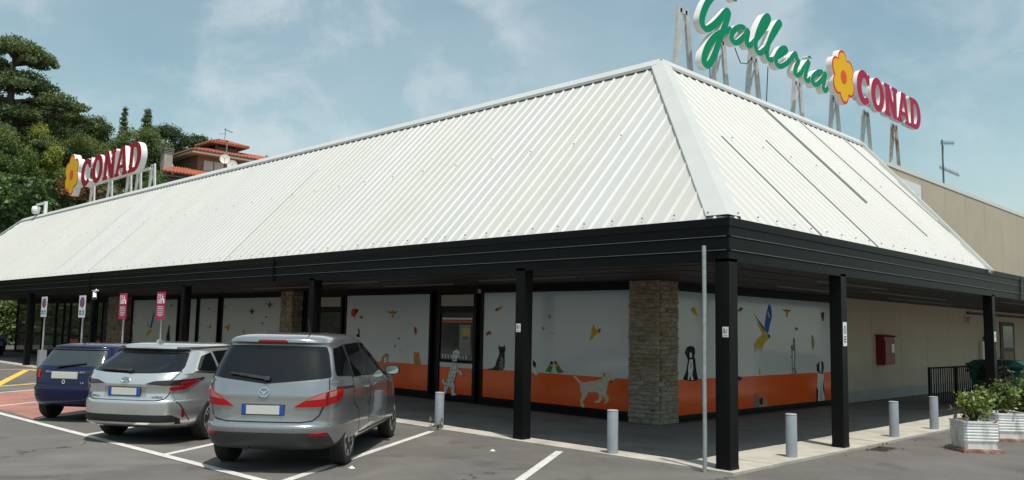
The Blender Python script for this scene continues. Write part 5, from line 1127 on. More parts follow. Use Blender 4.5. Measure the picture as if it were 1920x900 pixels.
c.stick('tailgate_lock', lambda mb, f: ring_loop(mb, f, 0.032, 0.04, 0.014, 0.012), 0.0, 0.715, 'a', chrome, ib, off=0.003)
for mode in ('y','yl'):
    side_glass(c, ib, [([(-0.22,1.02),(0.10,1.0)],[(-0.22,1.05),(0.10,1.25)]),([(0.16,0.995),(0.80,0.98)],[(0.16,1.27),(0.80,1.315)]),([(0.86,0.975),(1.95,0.95)],[(0.86,1.315),(1.25,1.29),(1.5,1.18),(1.95,0.965)])], mode)
    c.line('rubbing_strip', [(0.35,0.60),(2.05,0.60)], mode, 0.05, black_plastic, ib, off=0.006)
for sx in (1,-1): mirror(c, ib, 1.62, 0.96, sx, paint3)
MB().tube([(-0.05,-0.05,1.41),(-0.05,-0.10,1.45),(-0.05,-0.25,1.54)],[0.012,0.006,0.004],6).build('aerial', black_plastic, ib)

def settle(car, scale, lift):
    """ride height: everything but the wheels sits a little higher on its springs"""
    car.scale = (scale,)*3
    for ch in car.children:
        if not ch.name.startswith('wheel'): ch.location.z += lift
settle(mz, 1.03, 0.055); settle(ty, 1.02, 0.035); settle(ib, 0.965, 0.03)

# ------------------------------------------------------------------ street furniture
def bollard(x, y, label, h=0.66, r=0.082):
    t = thing('bollard', label, 'bollard', (x,y,0), 0, 'grey bollards along the kerb')
    MB().lathe([(r,0.0),(r,h-0.015),(r-0.004,h-0.004)],(0,0,0),28).build('tube', grey_paint, t, angle=40)
    MB().lathe([(r+0.002,h-0.006),(r+0.002,h),(r-0.01,h+0.006),(0.001,h+0.008)],(0,0,0),28).build('cap', mat('bollard_cap',(0.42,0.44,0.46),0.45,var=0.1), t, angle=40)
    return t
bollard(-5.88,-0.02,'grey tube bollard with weeds at its foot between grey car and black post')
bollard(-1.97,0.02,'grey tube bollard in front of the stone pillar')
bollard(-0.07,1.85,'grey tube bollard between the corner post and the notice post')
bollard(-0.06,5.75,'grey tube bollard just right of the post with the white notice')
bollard(-0.05,7.76,'grey tube bollard just left of the oleander planter')
bollard(-0.05,9.75,'grey tube bollard half hidden behind the oleander leaves')
# weeds
wp = []; 
for i in range(26):
    a = rnd.uniform(0,6.28); q = rnd.uniform(0.08,0.22); wp.append((-5.88+q*math.cos(a), -0.04+q*math.sin(a)*0.6, KH+rnd.uniform(0.02,0.16)))
w_ = leaf_mesh('weeds', wp, 0.045, mat('weed_green',(0.09,0.12,0.035),0.8,island=0.3), elong=2.2, up=1.2); tag(w_, 'sparse green weeds growing round a bollard foot', 'weeds', kind='stuff')

# tall bare galvanised pole at the corner
t = thing('signpost_pole', 'tall bare galvanised pole in front of the black corner post', 'pole', (-0.28,-0.17,0))
MB().tube([(0,0,-0.02),(0.004,0,0.5),(-0.002,0,1.2),(0.004,0,2.2),(0.0,0,3.0)],0.029,14).build('tube', steel, t, angle=40)
MB().lathe([(0.030,2.995),(0.030,3.01),(0.001,3.015)],(0,0,0),14).build('cap', steel, t)

def pole_sign(x, y, label, kind, group, pad=False):
    t = thing('parking_sign', label, 'sign', (x,y,0), R_(1), group)
    MB().tube([(0,0,0),(0,0,2.5)],0.03,12).build('pole', steel, t, angle=40)
    if pad: MB().box(-0.11,0.11,-0.11,0.11,0,0.78).build('base_box', grey_paint, t)
    pink = mat('sign_magenta',(0.50,0.025,0.12),0.45); blu = mat('sign_blue',(0.03,0.12,0.40),0.45); rd = mat('sign_ring_red',(0.45,0.03,0.04),0.45)
    wd, z0, z1 = (0.25, 1.88, 2.60) if kind == 'pink' else (0.27, 1.90, 2.58)
    y0 = -0.045
    b_ = MB().box(-wd,wd,y0-0.008,y0,z0,z1).build('sign_board', pink if kind == 'pink' else white_plain, t)
    f = lambda u, v, d: (u, y0-0.009-d, v)
    FM = lambda x, z, d=0.0115: Matrix(((1,0,0,x),(0,0,-1,y0-d),(0,1,0,z),(0,0,0,1)))
    if kind == 'pink':
        m = MB().prism([(-0.20,2.30),(0.0,2.30),(0.0,2.54),(-0.20,2.54)], f, 0, 0.002); m.build('symbol_panel', white_plain, b_)
        text_obj('P', 0.27, pink, b_, FM(-0.105,2.41,0.0135), 'lettering')
        m = MB()
        m.tube([f(0.06,2.30,0.004),f(0.08,2.42,0.004),f(0.12,2.48,0.004)],0.018,6).tube([f(0.08,2.42,0.004),f(0.17,2.40,0.004),f(0.19,2.30,0.004)],0.016,6).lathe([(0.001,-0.004),(0.028,0.0),(0.001,0.004)],f(0.09,2.52,0.004),10,'y')
        m.build('pictogram', white_plain, b_)
        tb = MB()
        for z, wd_, hh in ((2.225,0.17,0.024),(2.175,0.18,0.024),(2.115,0.19,0.018),(2.07,0.17,0.018),(2.025,0.18,0.018),(1.985,0.11,0.018)): tb.prism([(-wd_,z-hh),(wd_,z-hh),(wd_,z),(-wd_,z)], f, 0, 0.002)
        tb.build('text_lines', white_plain, b_)
    else:
        ring_d = MB(); ring_d.prism([(0.20*math.cos(k*math.pi/14),2.37+0.165*math.sin(k*math.pi/14)) for k in range(28)], f, 0, 0.002); ring_d.build('ring', rd, b_)
        m = MB().prism([(0.155*math.cos(k*math.pi/14),2.37+0.128*math.sin(k*math.pi/14)) for k in range(28)], f, 0.002, 0.004); m.build('disc', blu, b_)
        m = MB().prism([(-0.13,2.45),(-0.105,2.47),(0.13,2.29),(0.105,2.27)], f, 0.004, 0.006); m.build('diagonal', rd, b_)
        for sx in (-0.12, 0.12): MB().prism([(sx-0.085,1.98),(sx+0.085,1.98),(sx+0.085,2.12),(sx-0.085,2.12)], f, 0, 0.002).build('pictogram', blu, b_)
        MB().prism([(-0.16,2.03),(-0.08,2.03),(-0.08,2.06),(-0.16,2.06)], f, 0.002, 0.004).prism([(0.09,2.0),(0.15,2.0),(0.13,2.09),(0.10,2.09)], f, 0.002, 0.004).build('pictogram', white_plain, b_)
    return t
pole_sign(-25.66,-0.82,'white no-parking sign with a grey box round its pole foot','white','parking signs in front of the canopy',True)
pole_sign(-22.05,-0.8,'white no-parking sign on a pole above the blue hatchback','white','parking signs in front of the canopy')
pole_sign(-18.78,-0.8,'magenta parking sign with white lettering, left one of the two','pink','parking signs in front of the canopy')
pole_sign(-16.22,-0.8,'magenta parking sign with white lettering above the silver estate, right one','pink','parking signs in front of the canopy')

# notices stuck on posts
def notice(x0,x1,y0,y1,z0,z1,label,face,kind):
    t = thing('notice', label, 'notice', ((x0+x1)/2,(y0+y1)/2,z0), 0, 'notices on the black posts')
    cx, cy = (x0+x1)/2, (y0+y1)/2
    MB().box(x0-cx,x1-cx,y0-cy,y1-cy,0,z1-z0).build('board', white_plain, t)
    m = MB(); h = z1-z0; w = (x1-x0) if face == 'f' else (y1-y0)
    f = (lambda u,v,d: (u, y0-cy-0.001-d, v)) if face == 'f' else (lambda u,v,d: (x1-cx+0.001+d, u, v))
    if kind == 'dog':
        m.prism([(-w*0.32,h*0.45),(-w*0.28,h*0.85),(-w*0.12,h*0.82),(-w*0.16,h*0.55),(w*0.02,h*0.5),(0.0,h*0.42)], f, 0, 0.002, 0)
        m.prism([(w*0.1,h*0.5),(w*0.34,h*0.5),(w*0.34,h*0.8),(w*0.1,h*0.8)], f, 0, 0.002, 1)
        m.prism([(-w*0.36,h*0.15),(w*0.36,h*0.15),(w*0.36,h*0.22),(-w*0.36,h*0.22)], f, 0, 0.002, 1)
    else:
        m.prism([(w*0.34*math.cos(k*math.pi/10),h*0.68+h*0.18*math.sin(k*math.pi/10)) for k in range(20)], f, 0, 0.001, 2)
        m.prism([(w*0.26*math.cos(k*math.pi/10),h*0.68+h*0.135*math.sin(k*math.pi/10)) for k in range(20)], f, 0.001, 0.002, 3)
        m.prism([(-w*0.2,h*0.78),(-w*0.12,h*0.80),(w*0.2,h*0.57),(w*0.12,h*0.55)], f, 0.002, 0.003, 2)
        for v in (0.36,0.26,0.16): m.prism([(-w*0.3,h*v),(w*0.3,h*v),(w*0.3,h*(v+0.045)),(-w*0.3,h*(v+0.045))], f, 0, 0.002, 0)
    m.build('pictogram', [ink, mat('pale_pink_print',(0.62,0.35,0.35),0.5), mat('blue_grey_print',(0.10,0.14,0.26),0.5), mat('pale_grey_print',(0.55,0.56,0.58),0.5)], t)
notice(-3.99,-3.89,-0.009,-0.0045,1.78,1.92,'small white notice on the black post before the tabby cat print','f','dog')
notice(-0.10,-0.012,-0.009,-0.0045,1.78,1.92,'small white notice on the black corner post','f','dog')
notice(0.0045,0.009,3.53,3.67,1.66,2.05,'tall white no-parking notice on the black post at right','s','np')
notice(0.0045,0.009,11.68,11.82,1.75,1.98,'small white notice on the farthest black post at right','s','dog')

# cameras
t = thing('dome_camera', 'white dome camera on a short pole above the left ridge', 'camera', (-42.45,3.75,7.1))
MB().box(-0.07,0.07,-0.07,0.07,0,0.85).build('pole', white_plain, t)
MB().bar((0,0,0.78),(-0.75,-0.2,0.72),0.09).build('arm', white_plain, t)
MB().lathe([(0.02,0.25),(0.17,0.2),(0.21,0.05),(0.19,-0.1),(0.12,-0.2),(0.001,-0.24)],(-0.85,-0.22,0.42),16).build('dome', white_plain, t, smooth=True)
MB().lathe([(0.13,-0.16),(0.10,-0.235),(0.001,-0.27)],(-0.85,-0.22,0.42),12).build('lens', ink, t, smooth=True)
t = thing('bullet_camera', 'white bullet camera hanging below the canopy edge beside a no-parking sign', 'camera', (-23.3,-0.02,2.8))
MB().bar((0,0,0.02),(0.06,-0.07,-0.1),0.05).box(-0.14,0.12,-0.10,0.03,-0.03,0.0).build('bracket', white_plain, t)
MB().tube([(-0.02,-0.05,-0.08),(0.20,-0.12,-0.27)],0.06,12).build('body', white_plain, t, angle=40)
MB().tube([(0.196,-0.119,-0.266),(0.21,-0.124,-0.28)],0.045,12).build('lens', ink, t)

# fire hose cabinets
def hose_box(y, label):
    t = thing('hose_cabinet', label, 'hose cabinet', (-WALL,y,1.0), 0, 'red cabinets on the beige wall')
    rm = mat('cabinet_red',(0.19,0.008,0.008),0.45)
    MB().box(0.002,0.24,-0.38,0.38,0,0.80).build('case', rm, t)
    MB().box(0.242,0.262,-0.35,0.35,0.04,0.70).build('cabinet_door', rm, t)
    MB().prism([(0.0,0.801),(0.30,0.801),(0.26,0.845),(0.0,0.865)], lambda u,v,d:(u,d,v), -0.42, 0.42).build('hood', rm, t)
    MB().box(0.264,0.268,0.12,0.30,0.35,0.60).build('label_plate', white_plain, t)
hose_box(15.2,'red metal hose cabinet on the beige wall, the nearer one'); hose_box(25.2,'red metal hose cabinet beside the far black post')
t = thing('wall_pipe', 'short white vertical pipe on the wall beside the far hose cabinet', 'pipe', (-WALL+0.12,24.3,0.75))
MB().tube([(0,0,0),(0,0,0.95)],0.06,10).build('tube', white_plain, t, angle=40)

# railing by the ramp
rail = thing('railing', 'black metal railing with upright bars beside the green bin', 'railing', (-1.62,12.2,0))
rm = blackmetal
MB().bar((0,0,1.06),(0.1,3.6,1.06),0.05,0.04).bar((0,0,0.16),(0.1,3.6,0.16),0.04,0.03).build('rails', rm, rail)
for y in (0.0,1.8,3.6): MB().box(0.1*y/3.6-0.025,0.1*y/3.6+0.025,y-0.025,y+0.025,0,1.08).build('post', rm, rail)
k0 = MB().box(-0.011,0.011,-0.011,0.011,0.16,1.05).build('baluster', rm, rail)
k0.location = (0,0.15,0)
for i in range(1,23):
    y = 0.15+i*0.15
    if abs(y-1.8) < 0.05: continue
    q = k0.copy(); COL.objects.link(q); q.parent = rail; q.location = (0.1*y/3.6,y,0)
# green bin
t = thing('waste_bin', 'green wheeled waste bin behind the railing', 'bin', (-0.92,15.6,0))
gm = mat('bin_green',(0.006,0.075,0.05),0.5)
mb = MB(); 
for z, a in ((0.12,0.52),(1.08,0.66)): mb.v += [(-a,-a*0.85,z),(a,-a*0.85,z),(a,a*0.85,z),(-a,a*0.85,z)]
mb.f = [(0,1,5,4),(1,2,6,5),(2,3,7,6),(3,0,4,7),(0,3,2,1),(4,5,6,7)]; mb.m = [0]*6
mb.build('tub', gm, t)
MB().box(-0.70,0.70,-0.62,0.62,1.082,1.15).prism([(-0.66,1.151),(0.66,1.151),(0.5,1.24),(-0.5,1.24)], lambda u,v,d:(u,d,v), -0.55, 0.55).build('lid', gm, t)
MB().box(-0.72,0.72,-0.60,-0.57,0.92,0.98).build('rim', gm, t)
for sx in (-0.42,0.42):
    for sy in (-0.36,0.36): MB().lathe([(0.10,-0.03),(0.10,0.03)],(sx,sy,0.10),14,'x').build('wheel', rubber, t)
MB().box(0.10,0.42,-0.588,-0.575,0.72,0.84).box(-0.35,-0.1,-0.585,-0.572,0.6,0.66).build('sticker', white_plain, t)
# wooden slat gate and handrail beyond
t = thing('slat_gate', 'brown slatted gate beyond the far black post', 'gate', (-2.3,25.6,0))
sm = mat('gate_brown',(0.12,0.045,0.025),0.7,var=0.2)
for i in range(12): MB().box(i*0.14,i*0.14+0.10,-0.015,0.015,0.05,1.15).build('slat', sm, t)
MB().box(-0.02,1.7,0.016,0.05,0.25,0.33).box(-0.02,1.7,0.016,0.05,0.9,0.98).build('crossbar', sm, t)
t = thing('handrail', 'pale curved handrail in front of the brown slatted gate', 'handrail', (-0.5,21.5,0))
MB().tube([(-0.5,0,0.95),(0.05,0,0.95),(0.25,0,0.88),(0.3,0,0.75),(0.3,0,0.0)],0.03,10).tube([(-0.5,0,0.95),(-0.5,0,0)],0.03,10).build('rail', mat('pale_rail',(0.45,0.38,0.30),0.5), t, angle=40)

# planters
terracotta = mat('terracotta_saucer',(0.27,0.12,0.085),0.8,var=0.25,vscale=8,col2=(0.36,0.30,0.26),c2scale=6)
planter_m = mat('weathered_white_planter',(0.80,0.80,0.78),0.7,col2=(0.46,0.46,0.43),c2scale=4.5,c2lo=0.50,c2hi=0.66,var=0.12,vscale=9,stretch=(2,2,0.6))
soil = mat('soil',(0.05,0.035,0.025),0.95)
def planter(x, y, rz, label, plabel, s, leaf, seed, tall):
    t = thing('planter', label, 'planter', (x,y,0), rz, 'white ribbed planters')
    MB().box(-s-0.05,s+0.05,-s-0.05,s+0.05,0.0,0.045).box(-s-0.02,s+0.02,-s-0.02,s+0.02,0.045,0.06).build('saucer', terracotta, t)
    m = MB(); levels = [(0.06,0.93)]
    z = 0.17
    levels += [(0.165,0.955)]
    for k in range(6): levels += [(0.17+k*0.048,0.965),(0.185+k*0.048,1.0),(0.203+k*0.048,1.0),(0.216+k*0.048,0.965)]
    levels += [(0.465,1.02),(0.50,1.02),(0.50,0.93),(0.44,0.91)]
    c8 = [(-1,-0.86),(-0.86,-1),(0.86,-1),(1,-0.86),(1,0.86),(0.86,1),(-0.86,1),(-1,0.86)]
    for (z, k) in levels: m.v += [(a*s*k,b*s*k,z) for a, b in c8]
    for i in range(len(levels)-1):
        for j in range(8): m.f.append((i*8+j,i*8+(j+1)%8,(i+1)*8+(j+1)%8,(i+1)*8+j)); m.m.append(0)
    m.f.append(tuple(range(8))[::-1]); m.m.append(0)
    m.build('tub', planter_m, t)
    MB().box(-s*0.88,s*0.88,-s*0.88,s*0.88,0.40,0.455).build('soil', soil, t)
    p = thing('oleander_shrub', plabel, 'shrub', (x,y,0.45), rz, 'shrubs in the white planters')
    r2 = random.Random(seed); st = MB(); lp = []; lp2 = []
    for i in range(19):
        a = r2.uniform(0,6.283); q = r2.uniform(0.15,1.0); h = tall*r2.uniform(0.55,1.0)*(1.1-0.35*q)
        b0 = Vector((r2.uniform(-0.2,0.2)*s,r2.uniform(-0.2,0.2)*s,0)); tip = Vector((math.cos(a)*q*s*1.35,math.sin(a)*q*s*1.35,h))
        md = b0.lerp(tip,0.5)+Vector((0,0,0.08)); st.tube([b0,md,tip],[0.011,0.008,0.004],5)
        for j in range(44):
            f = r2.uniform(0.22,1.05); pnt = (b0.lerp(md,min(1,f*2)) if f < 0.5 else md.lerp(tip,(f-0.5)*2))
            (lp if r2.random() < leaf else lp2).append(pnt+Vector((r2.gauss(0,0.055),r2.gauss(0,0.055),r2.gauss(0,0.05))))
    st.build('stem', mat('shrub_stem',(0.12,0.09,0.05),0.9), p)
    leaf_mesh('foliage', lp, 0.042, mat('oleander_leaf',(0.13,0.19,0.07),0.5,island=0.45,trans=0.3), p, elong=2.3, up=0.6)
    if lp2: leaf_mesh('young_foliage', lp2, 0.050, mat('young_leaf',(0.26,0.32,0.06),0.5,island=0.35,trans=0.3), p, elong=1.4, up=0.4)
    br = [Vector((r2.gauss(0,0.18),r2.gauss(0,0.18),r2.uniform(0.05,tall*0.5))) for _ in range(22)]
    leaf_mesh('dry_leaves', br, 0.055, mat('dry_leaf',(0.22,0.10,0.045),0.7,island=0.4), p, elong=1.8)
    return t
planter(1.40,5.25,R_(43),'weathered white ribbed planter with drips, nearest on the asphalt','oleander shrub with dry red leaf in the nearest white planter',0.275,0.45,5,0.50)
planter(1.30,7.35,R_(43),'white ribbed planter on a terracotta saucer cut by the right edge','leafy oleander in the planter at the right edge',0.30,0.6,9,0.66)
def bush(x,y,z,rx,rz_,label,m,n,size=0.09):
    p = thing('bush', label, 'bush', (x,y,0))
    st = MB()
    for i in range(6): st.tube([(0,0,0),(rnd.uniform(-.5,.5)*rx,rnd.uniform(-.5,.5)*rx,z)],[0.015,0.006],5)
    st.build('stem', mat('shrub_stem',(0.12,0.09,0.05),0.9), p)
    pts = clump_points([(0,0,z,rx,rx,rz_),(rx*0.5,0.2,z*0.8,rx*0.6,rx*0.6,rz_*0.7),(-rx*0.5,-0.1,z*0.75,rx*0.6,rx*0.6,rz_*0.7)], n, 0.3)
    pts = pts[pts[:,2] > 0.02]; leaf_mesh('foliage', pts, size, m, p, elong=1.6, up=0.3)
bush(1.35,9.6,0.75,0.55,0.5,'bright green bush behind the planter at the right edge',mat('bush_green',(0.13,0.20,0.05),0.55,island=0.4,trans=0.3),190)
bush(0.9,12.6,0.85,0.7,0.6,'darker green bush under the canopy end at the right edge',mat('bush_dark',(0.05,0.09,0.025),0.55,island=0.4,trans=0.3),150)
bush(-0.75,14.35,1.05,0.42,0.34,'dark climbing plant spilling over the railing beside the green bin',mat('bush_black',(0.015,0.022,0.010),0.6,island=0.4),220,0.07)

# drain with litter, scraps of paper
t = thing('drain_grate', 'rusty drain grate with dead leaves in the asphalt beside the notice post', 'drain', (0.36,4.15,0.0), R_(5))
MB().box(-0.16,0.16,-0.32,0.32,0.001,0.006).build('frame', mat('drain_rust',(0.11,0.085,0.07),0.9,var=0.3,vscale=9), t)
for i in range(7): MB().box(-0.13,0.13,-0.28+i*0.085,-0.24+i*0.085,0.006,0.012).build('bar', mat('drain_iron',(0.05,0.045,0.04),0.8), t)
dl = [(0.25+rnd.gauss(0,0.22),4.3+rnd.gauss(0,0.6),0.015+rnd.random()*0.01) for _ in range(20)]
tag(leaf_mesh('dead_leaves', dl, 0.035, mat('dead_leaf',(0.20,0.11,0.05),0.9,island=0.4), elong=1.4), 'scattered dead leaves around the drain grate', 'leaves', kind='stuff')
def scrap(x,y,s,label):
    m = MB(); m.add([(-s,-s*.6,0.004),(s*.8,-s*.7,0.004),(s,s*.5,0.006),(-s*.7,s*.8,0.004),(0,0,s*0.8)],[(0,1,4),(1,2,4),(2,3,4),(3,0,4)])
    o = m.build('paper_scrap', white_plain, loc=(x,y,0)); tag(o,label,'litter','white litter on the asphalt')
scrap(-3.37,-3.62,0.045,'crumpled white paper scrap beside the rear wheel of the grey car'); scrap(-3.36,-1.1,0.04,'small white scrap on the asphalt in front of the black post')

# scooter at the far left
t = thing('motor_scooter', 'dark motor scooter parked under the canopy at the left edge', 'scooter', (-39.6,1.45,0), R_(70))
for y in (-0.62,0.62): MB().lathe([(0.14,-0.05),(0.24,-0.06),(0.26,0.0),(0.24,0.06),(0.14,0.05)],(0,y,0.26),20,'x').build('wheel', rubber, t, angle=40)
m = MB().prism([(-0.75,0.55),(-0.70,0.75),(-0.35,0.82),(0.05,0.74),(0.12,0.40),(0.38,0.34),(0.48,0.98),(0.56,0.98),(0.62,0.60),(0.62,0.5),(0.45,0.22),(-0.25,0.22),(-0.45,0.42)], lambda u,v,d:(d,u,v), -0.17, 0.17)
m.build('body', mat('scooter_black',(0.012,0.012,0.014),0.35), t)
MB().prism([(-0.72,0.76),(-0.60,0.86),(-0.1,0.84),(0.06,0.76)], lambda u,v,d:(d,u,v), -0.14, 0.14).build('seat', black_plastic, t)
MB().tube([(-0.32,0.42,1.02),(0,0.50,0.98),(0.32,0.42,1.02)],0.018,8).tube([(0,0.52,0.95),(0,0.62,0.26)],0.03,8).build('handlebar', black_plastic, t)
MB().lathe([(0.001,-0.02),(0.07,0.0),(0.08,0.05)],(0,0.60,0.82),12,'y').build('headlight', lens_clear, t)
for sx in (-0.3,0.3): MB().tube([(sx,0.44,1.0),(sx*1.15,0.42,1.16)],0.008,5).lathe([(0.001,-0.01),(0.05,0.0),(0.001,0.01)],(sx*1.15,0.42,1.2),10,'y').build('mirror', black_plastic, t)

# ------------------------------------------------------------------ hillside behind
earth = mat('hill_ground',(0.055,0.06,0.03),0.95,var=0.3,vscale=0.3)
m = MB(); nx, ny = 30, 26
def hill_z(d): return 10.4 + max(0.0, d)*0.16
# terrace: a sheet rising away from the retaining wall line A->B
WA, WB = Vector((-52.6,-14.0)), Vector((-59.0,24.0)); WD = (WB-WA).normalized(); WN = Vector((-WD.y, WD.x))   # WN points away from the camera
for i in range(nx+1):
    for j in range(ny+1):
        a = -20+i*4.0; d = 0.6+j*4.5; q = WA+WD*a+WN*d
        m.v.append((q.x,q.y,hill_z(d)+0.5*math.sin(a*0.3)*math.sin(d*0.2)))
for i in range(nx):
    for j in range(ny): m.f.append((i*(ny+1)+j,(i+1)*(ny+1)+j,(i+1)*(ny+1)+j+1,i*(ny+1)+j+1)); m.m.append(0)
h = m.build('hillside', earth, smooth=True); tag(h, kind='structure')
# retaining wall under ivy
rw_ = thing('retaining_wall', 'tall retaining wall wholly covered in ivy behind the left roof end', 'wall', (WA.x,WA.y,0))
m = MB()
for q in (WA-WD*20, WB+WD*30): 
    for d in (0.0,0.6): p_ = q+WN*d-WA; m.v += [(p_.x,p_.y,0),(p_.x,p_.y,10.6)]
m.f = [(0,4,5,1),(2,3,7,6),(1,5,7,3),(0,1,3,2),(4,6,7,5)]; m.m = [0]*5
m.build('wall_face', mat('old_wall',(0.05,0.06,0.03),0.9), rw_)
N = 52000
a = nrg.random(N)*48-4; z = 0.2+nrg.random(N)*10.9
bulge = 0.45+0.35*np.sin(a*0.9)*np.sin(z*1.1)+0.25*np.sin(a*2.3+1)*np.cos(z*2.1)+0.15*np.sin(a*5)*np.sin(z*4.4)
d = -bulge*(0.5+0.5*nrg.random(N))
keep = (z > 4) | (a < 24)
pts = np.stack([WA.x+WD.x*a+WN.x*d, WA.y+WD.y*a+WN.y*d, z], 1)[keep]
nb = np.tile(np.array([-WN.x,-WN.y,0.35]), (len(pts),1))
ivy_m = mat('ivy_leaf',(0.111,0.182,0.047),0.45,island=0.55,trans=0.42)
pl = pts.copy(); pl[:,0] -= WA.x; pl[:,1] -= WA.y
leaf_mesh('ivy', pl, 0.25, ivy_m, rw_, elong=1.1, nbias=nb, kind='stuff')
a = nrg.random(2600)*30-2; z = 10.0+nrg.random(2600)*1.2; d = -0.3-nrg.random(2600)*0.6
pl = np.stack([WD.x*a+WN.x*d, WD.y*a+WN.y*d, z],1)
sel = (np.sin(a*0.8+0.6)+np.sin(a*0.33) > 0.5)
leaf_mesh('reddish_ivy', pl[sel], 0.20, mat('ivy_red',(0.2, 0.085, 0.04),0.6,island=0.4,trans=0.42), rw_, nbias=np.tile(np.array([-WN.x,-WN.y,0.35]),(sel.sum(),1)), kind='stuff')

bark = mat('bark',(0.07,0.052,0.038),0.95,var=0.25,vscale=3)
def tree(name, label, base, height, clumps, dens, size, leafm, lean=(0,0), lo=0.45, tr=0.28, elong=1.2, up=0.2, limbs=True):
    t = thing(name, label, 'tree', base, 0, 'trees on the hillside')
    tk = MB(); top = Vector((lean[0],lean[1],height*0.93))
    tk.tube([(0,0,-1.0),top*0.35+Vector((0.1,0,0)),top*0.7,top],[tr,tr*0.75,tr*0.45,tr*0.12],8)
    if limbs:
        for (cx,cy,cz,rx,ry,rz) in clumps:
            s = top*min(0.95,max(0.15,(cz-rx*0.35)/top.z)); tk.tube([s, s.lerp(Vector((cx,cy,cz)),0.55)+Vector((0,0,0.15)), Vector((cx,cy,cz))],[tr*0.35,tr*0.22,tr*0.08],5)
    tk.build('trunk', bark, t, angle=50)
    leaf_mesh('crown', clump_points(clumps, dens, lo), size, leafm, t, elong=elong, up=up)
    return t
lf_cedar = mat('cedar_needles',(0.163,0.215,0.081),0.7,island=0.5,trans=0.42)
lf_pine = mat('pine_needles',(0.091,0.14,0.047),0.7,island=0.5,trans=0.42)
lf_lime = mat('yellow_green_leaf',(0.325,0.364,0.072),0.6,island=0.45,trans=0.42)
lf_mid = mat('mid_green_leaf',(0.143,0.202,0.058),0.6,island=0.5,trans=0.42)
lf_cyp = mat('cypress_leaf',(0.13,0.169,0.072),0.7,island=0.45,trans=0.42)
lf_far = mat('far_pine_needles',(0.081,0.12,0.052),0.75,island=0.4,trans=0.42)
# big drooping cedar at the left edge
cl = []
r3 = random.Random(21)
def pad(cx,cy,cz,r,flat=0.26):
    cl.append((cx,cy,cz,r,r,r*flat*1.3))
    for k in range(7):
        a_ = k*0.9+r3.random(); q = r*r3.uniform(0.55,1.0); cl.append((cx+q*math.cos(a_),cy+q*math.sin(a_),cz-0.12*r-0.25*q*r3.random(),r*0.42,r*0.42,r*0.20))
for (lx,lz,r) in ((0.0,9.7,1.9),(1.5,8.9,1.5),(-2.2,8.8,1.9),(0.6,7.3,2.2),(3.0,6.0,1.8),(4.4,4.9,1.2),(-2.5,6.3,2.4),(0.8,4.7,2.2),(-1.5,3.4,2.5),(2.0,2.6,2.0),(0.0,1.2,2.6)):
    pad(0.36*lx-r3.uniform(-0.6,0.6), 0.93*lx, lz, r)
tree('cedar_tree','tall drooping cedar with layered branches at the left edge',(-63.6,6.9,12.2),11.2,cl,50,0.135,lf_cedar,elong=1.6,up=-0.3,tr=0.42)
# others: position, clumps in metres about the base
def rc(n, w, h0, h1, r0, r1, seed):
    q = random.Random(seed); out = []
    for i in range(n):
        f = (i+0.5)/n; z = h0+(h1-h0)*f; sp = w*math.sqrt(max(0.05,1-((f-0.4)/0.62)**2)); r = q.uniform(r0,r1); a_ = q.uniform(0,6.28); d_ = sp*math.sqrt(q.random())
        out.append((d_*math.cos(a_),d_*math.sin(a_),z,r,r,r*0.85))
    return out
tree('stone_pine','broad dark green pine crown right behind the cedar',(-70.5,12.2,13),7.6,rc(26,3.9,1.2,6.2,1.1,1.7,3),71,0.119,lf_pine,elong=1.8)
tree('broadleaf_tree','yellow-green tree with loose branches in front of the dark pine',(-61.4,8.5,10.6),5.6,rc(18,1.5,0.6,5.2,0.5,0.95,4),115,0.105,lf_lime,lo=0.3)
tree('broadleaf_tree','mid green bushy tree at the left edge below the cedar',(-59.9,6.0,10.5),4.2,rc(14,2.4,0.4,3.6,0.8,1.3,5),94,0.112,lf_mid)
tree('broadleaf_tree','olive green tree right of the yellow-green one above the left sign',(-64.6,12.6,11),5.4,rc(15,2.0,0.8,4.6,0.8,1.4,6),88,0.112,mat('olive_leaf',(0.195,0.227,0.068),0.6,island=0.45,trans=0.42))
tree('broadleaf_tree','pale grey-green tree directly above the flower of the left sign',(-73.5,17.2,13.5),4.6,rc(13,2.6,0.8,4.0,1.0,1.5,7),75,0.119,mat('pale_leaf',(0.195,0.24,0.111),0.6,island=0.4,trans=0.42))
tree('conifer_tree','slender ragged conifer, left one of the two spires',(-68.9,17.0,12.6),7.8,[(0.05*math.sin(i),0.05*math.cos(i*2),2.0+i*0.42,0.95*(1-i/15)+0.14,0.95*(1-i/15)+0.14,0.30) for i in range(14)],114,0.094,lf_cyp,elong=1.8,up=0.5,lo=0.2)
tree('conifer_tree','slender ragged conifer, right one of the two spires',(-68.3,18.7,12.6),8.1,[(0.15*math.sin(i*1.3),0.12*math.cos(i*2),1.8+i*0.44,1.15*(1-i/15.5)+0.24,1.15*(1-i/15.5)+0.24,0.33) for i in range(14)],114,0.094,lf_cyp,elong=1.8,up=0.5,lo=0.2)
tree('broadleaf_tree','large olive green tree standing behind the letters N and A of the left sign',(-64.2,16.6,11.4),6.3,rc(20,2.3,0.6,5.6,0.9,1.4,8),84,0.112,mat('hazy_leaf',(0.169,0.221,0.078),0.6,island=0.45,trans=0.42),up=0.8)
tree('umbrella_pine','dark umbrella pine right of the two spires',(-73.0,22.4,13.6),7.2,[(0,0,6.0,1.7,1.7,0.85),(0.7,1.0,5.3,1.2,1.2,0.9),(-0.8,-0.9,5.8,1.2,1.2,0.7),(0.5,0.7,4.4,1.0,1.0,0.7),(0.8,1.5,3.2,0.9,0.9,0.6),(0.2,-0.2,2.4,1.1,1.1,0.8)],91,0.108,lf_far,elong=1.8)
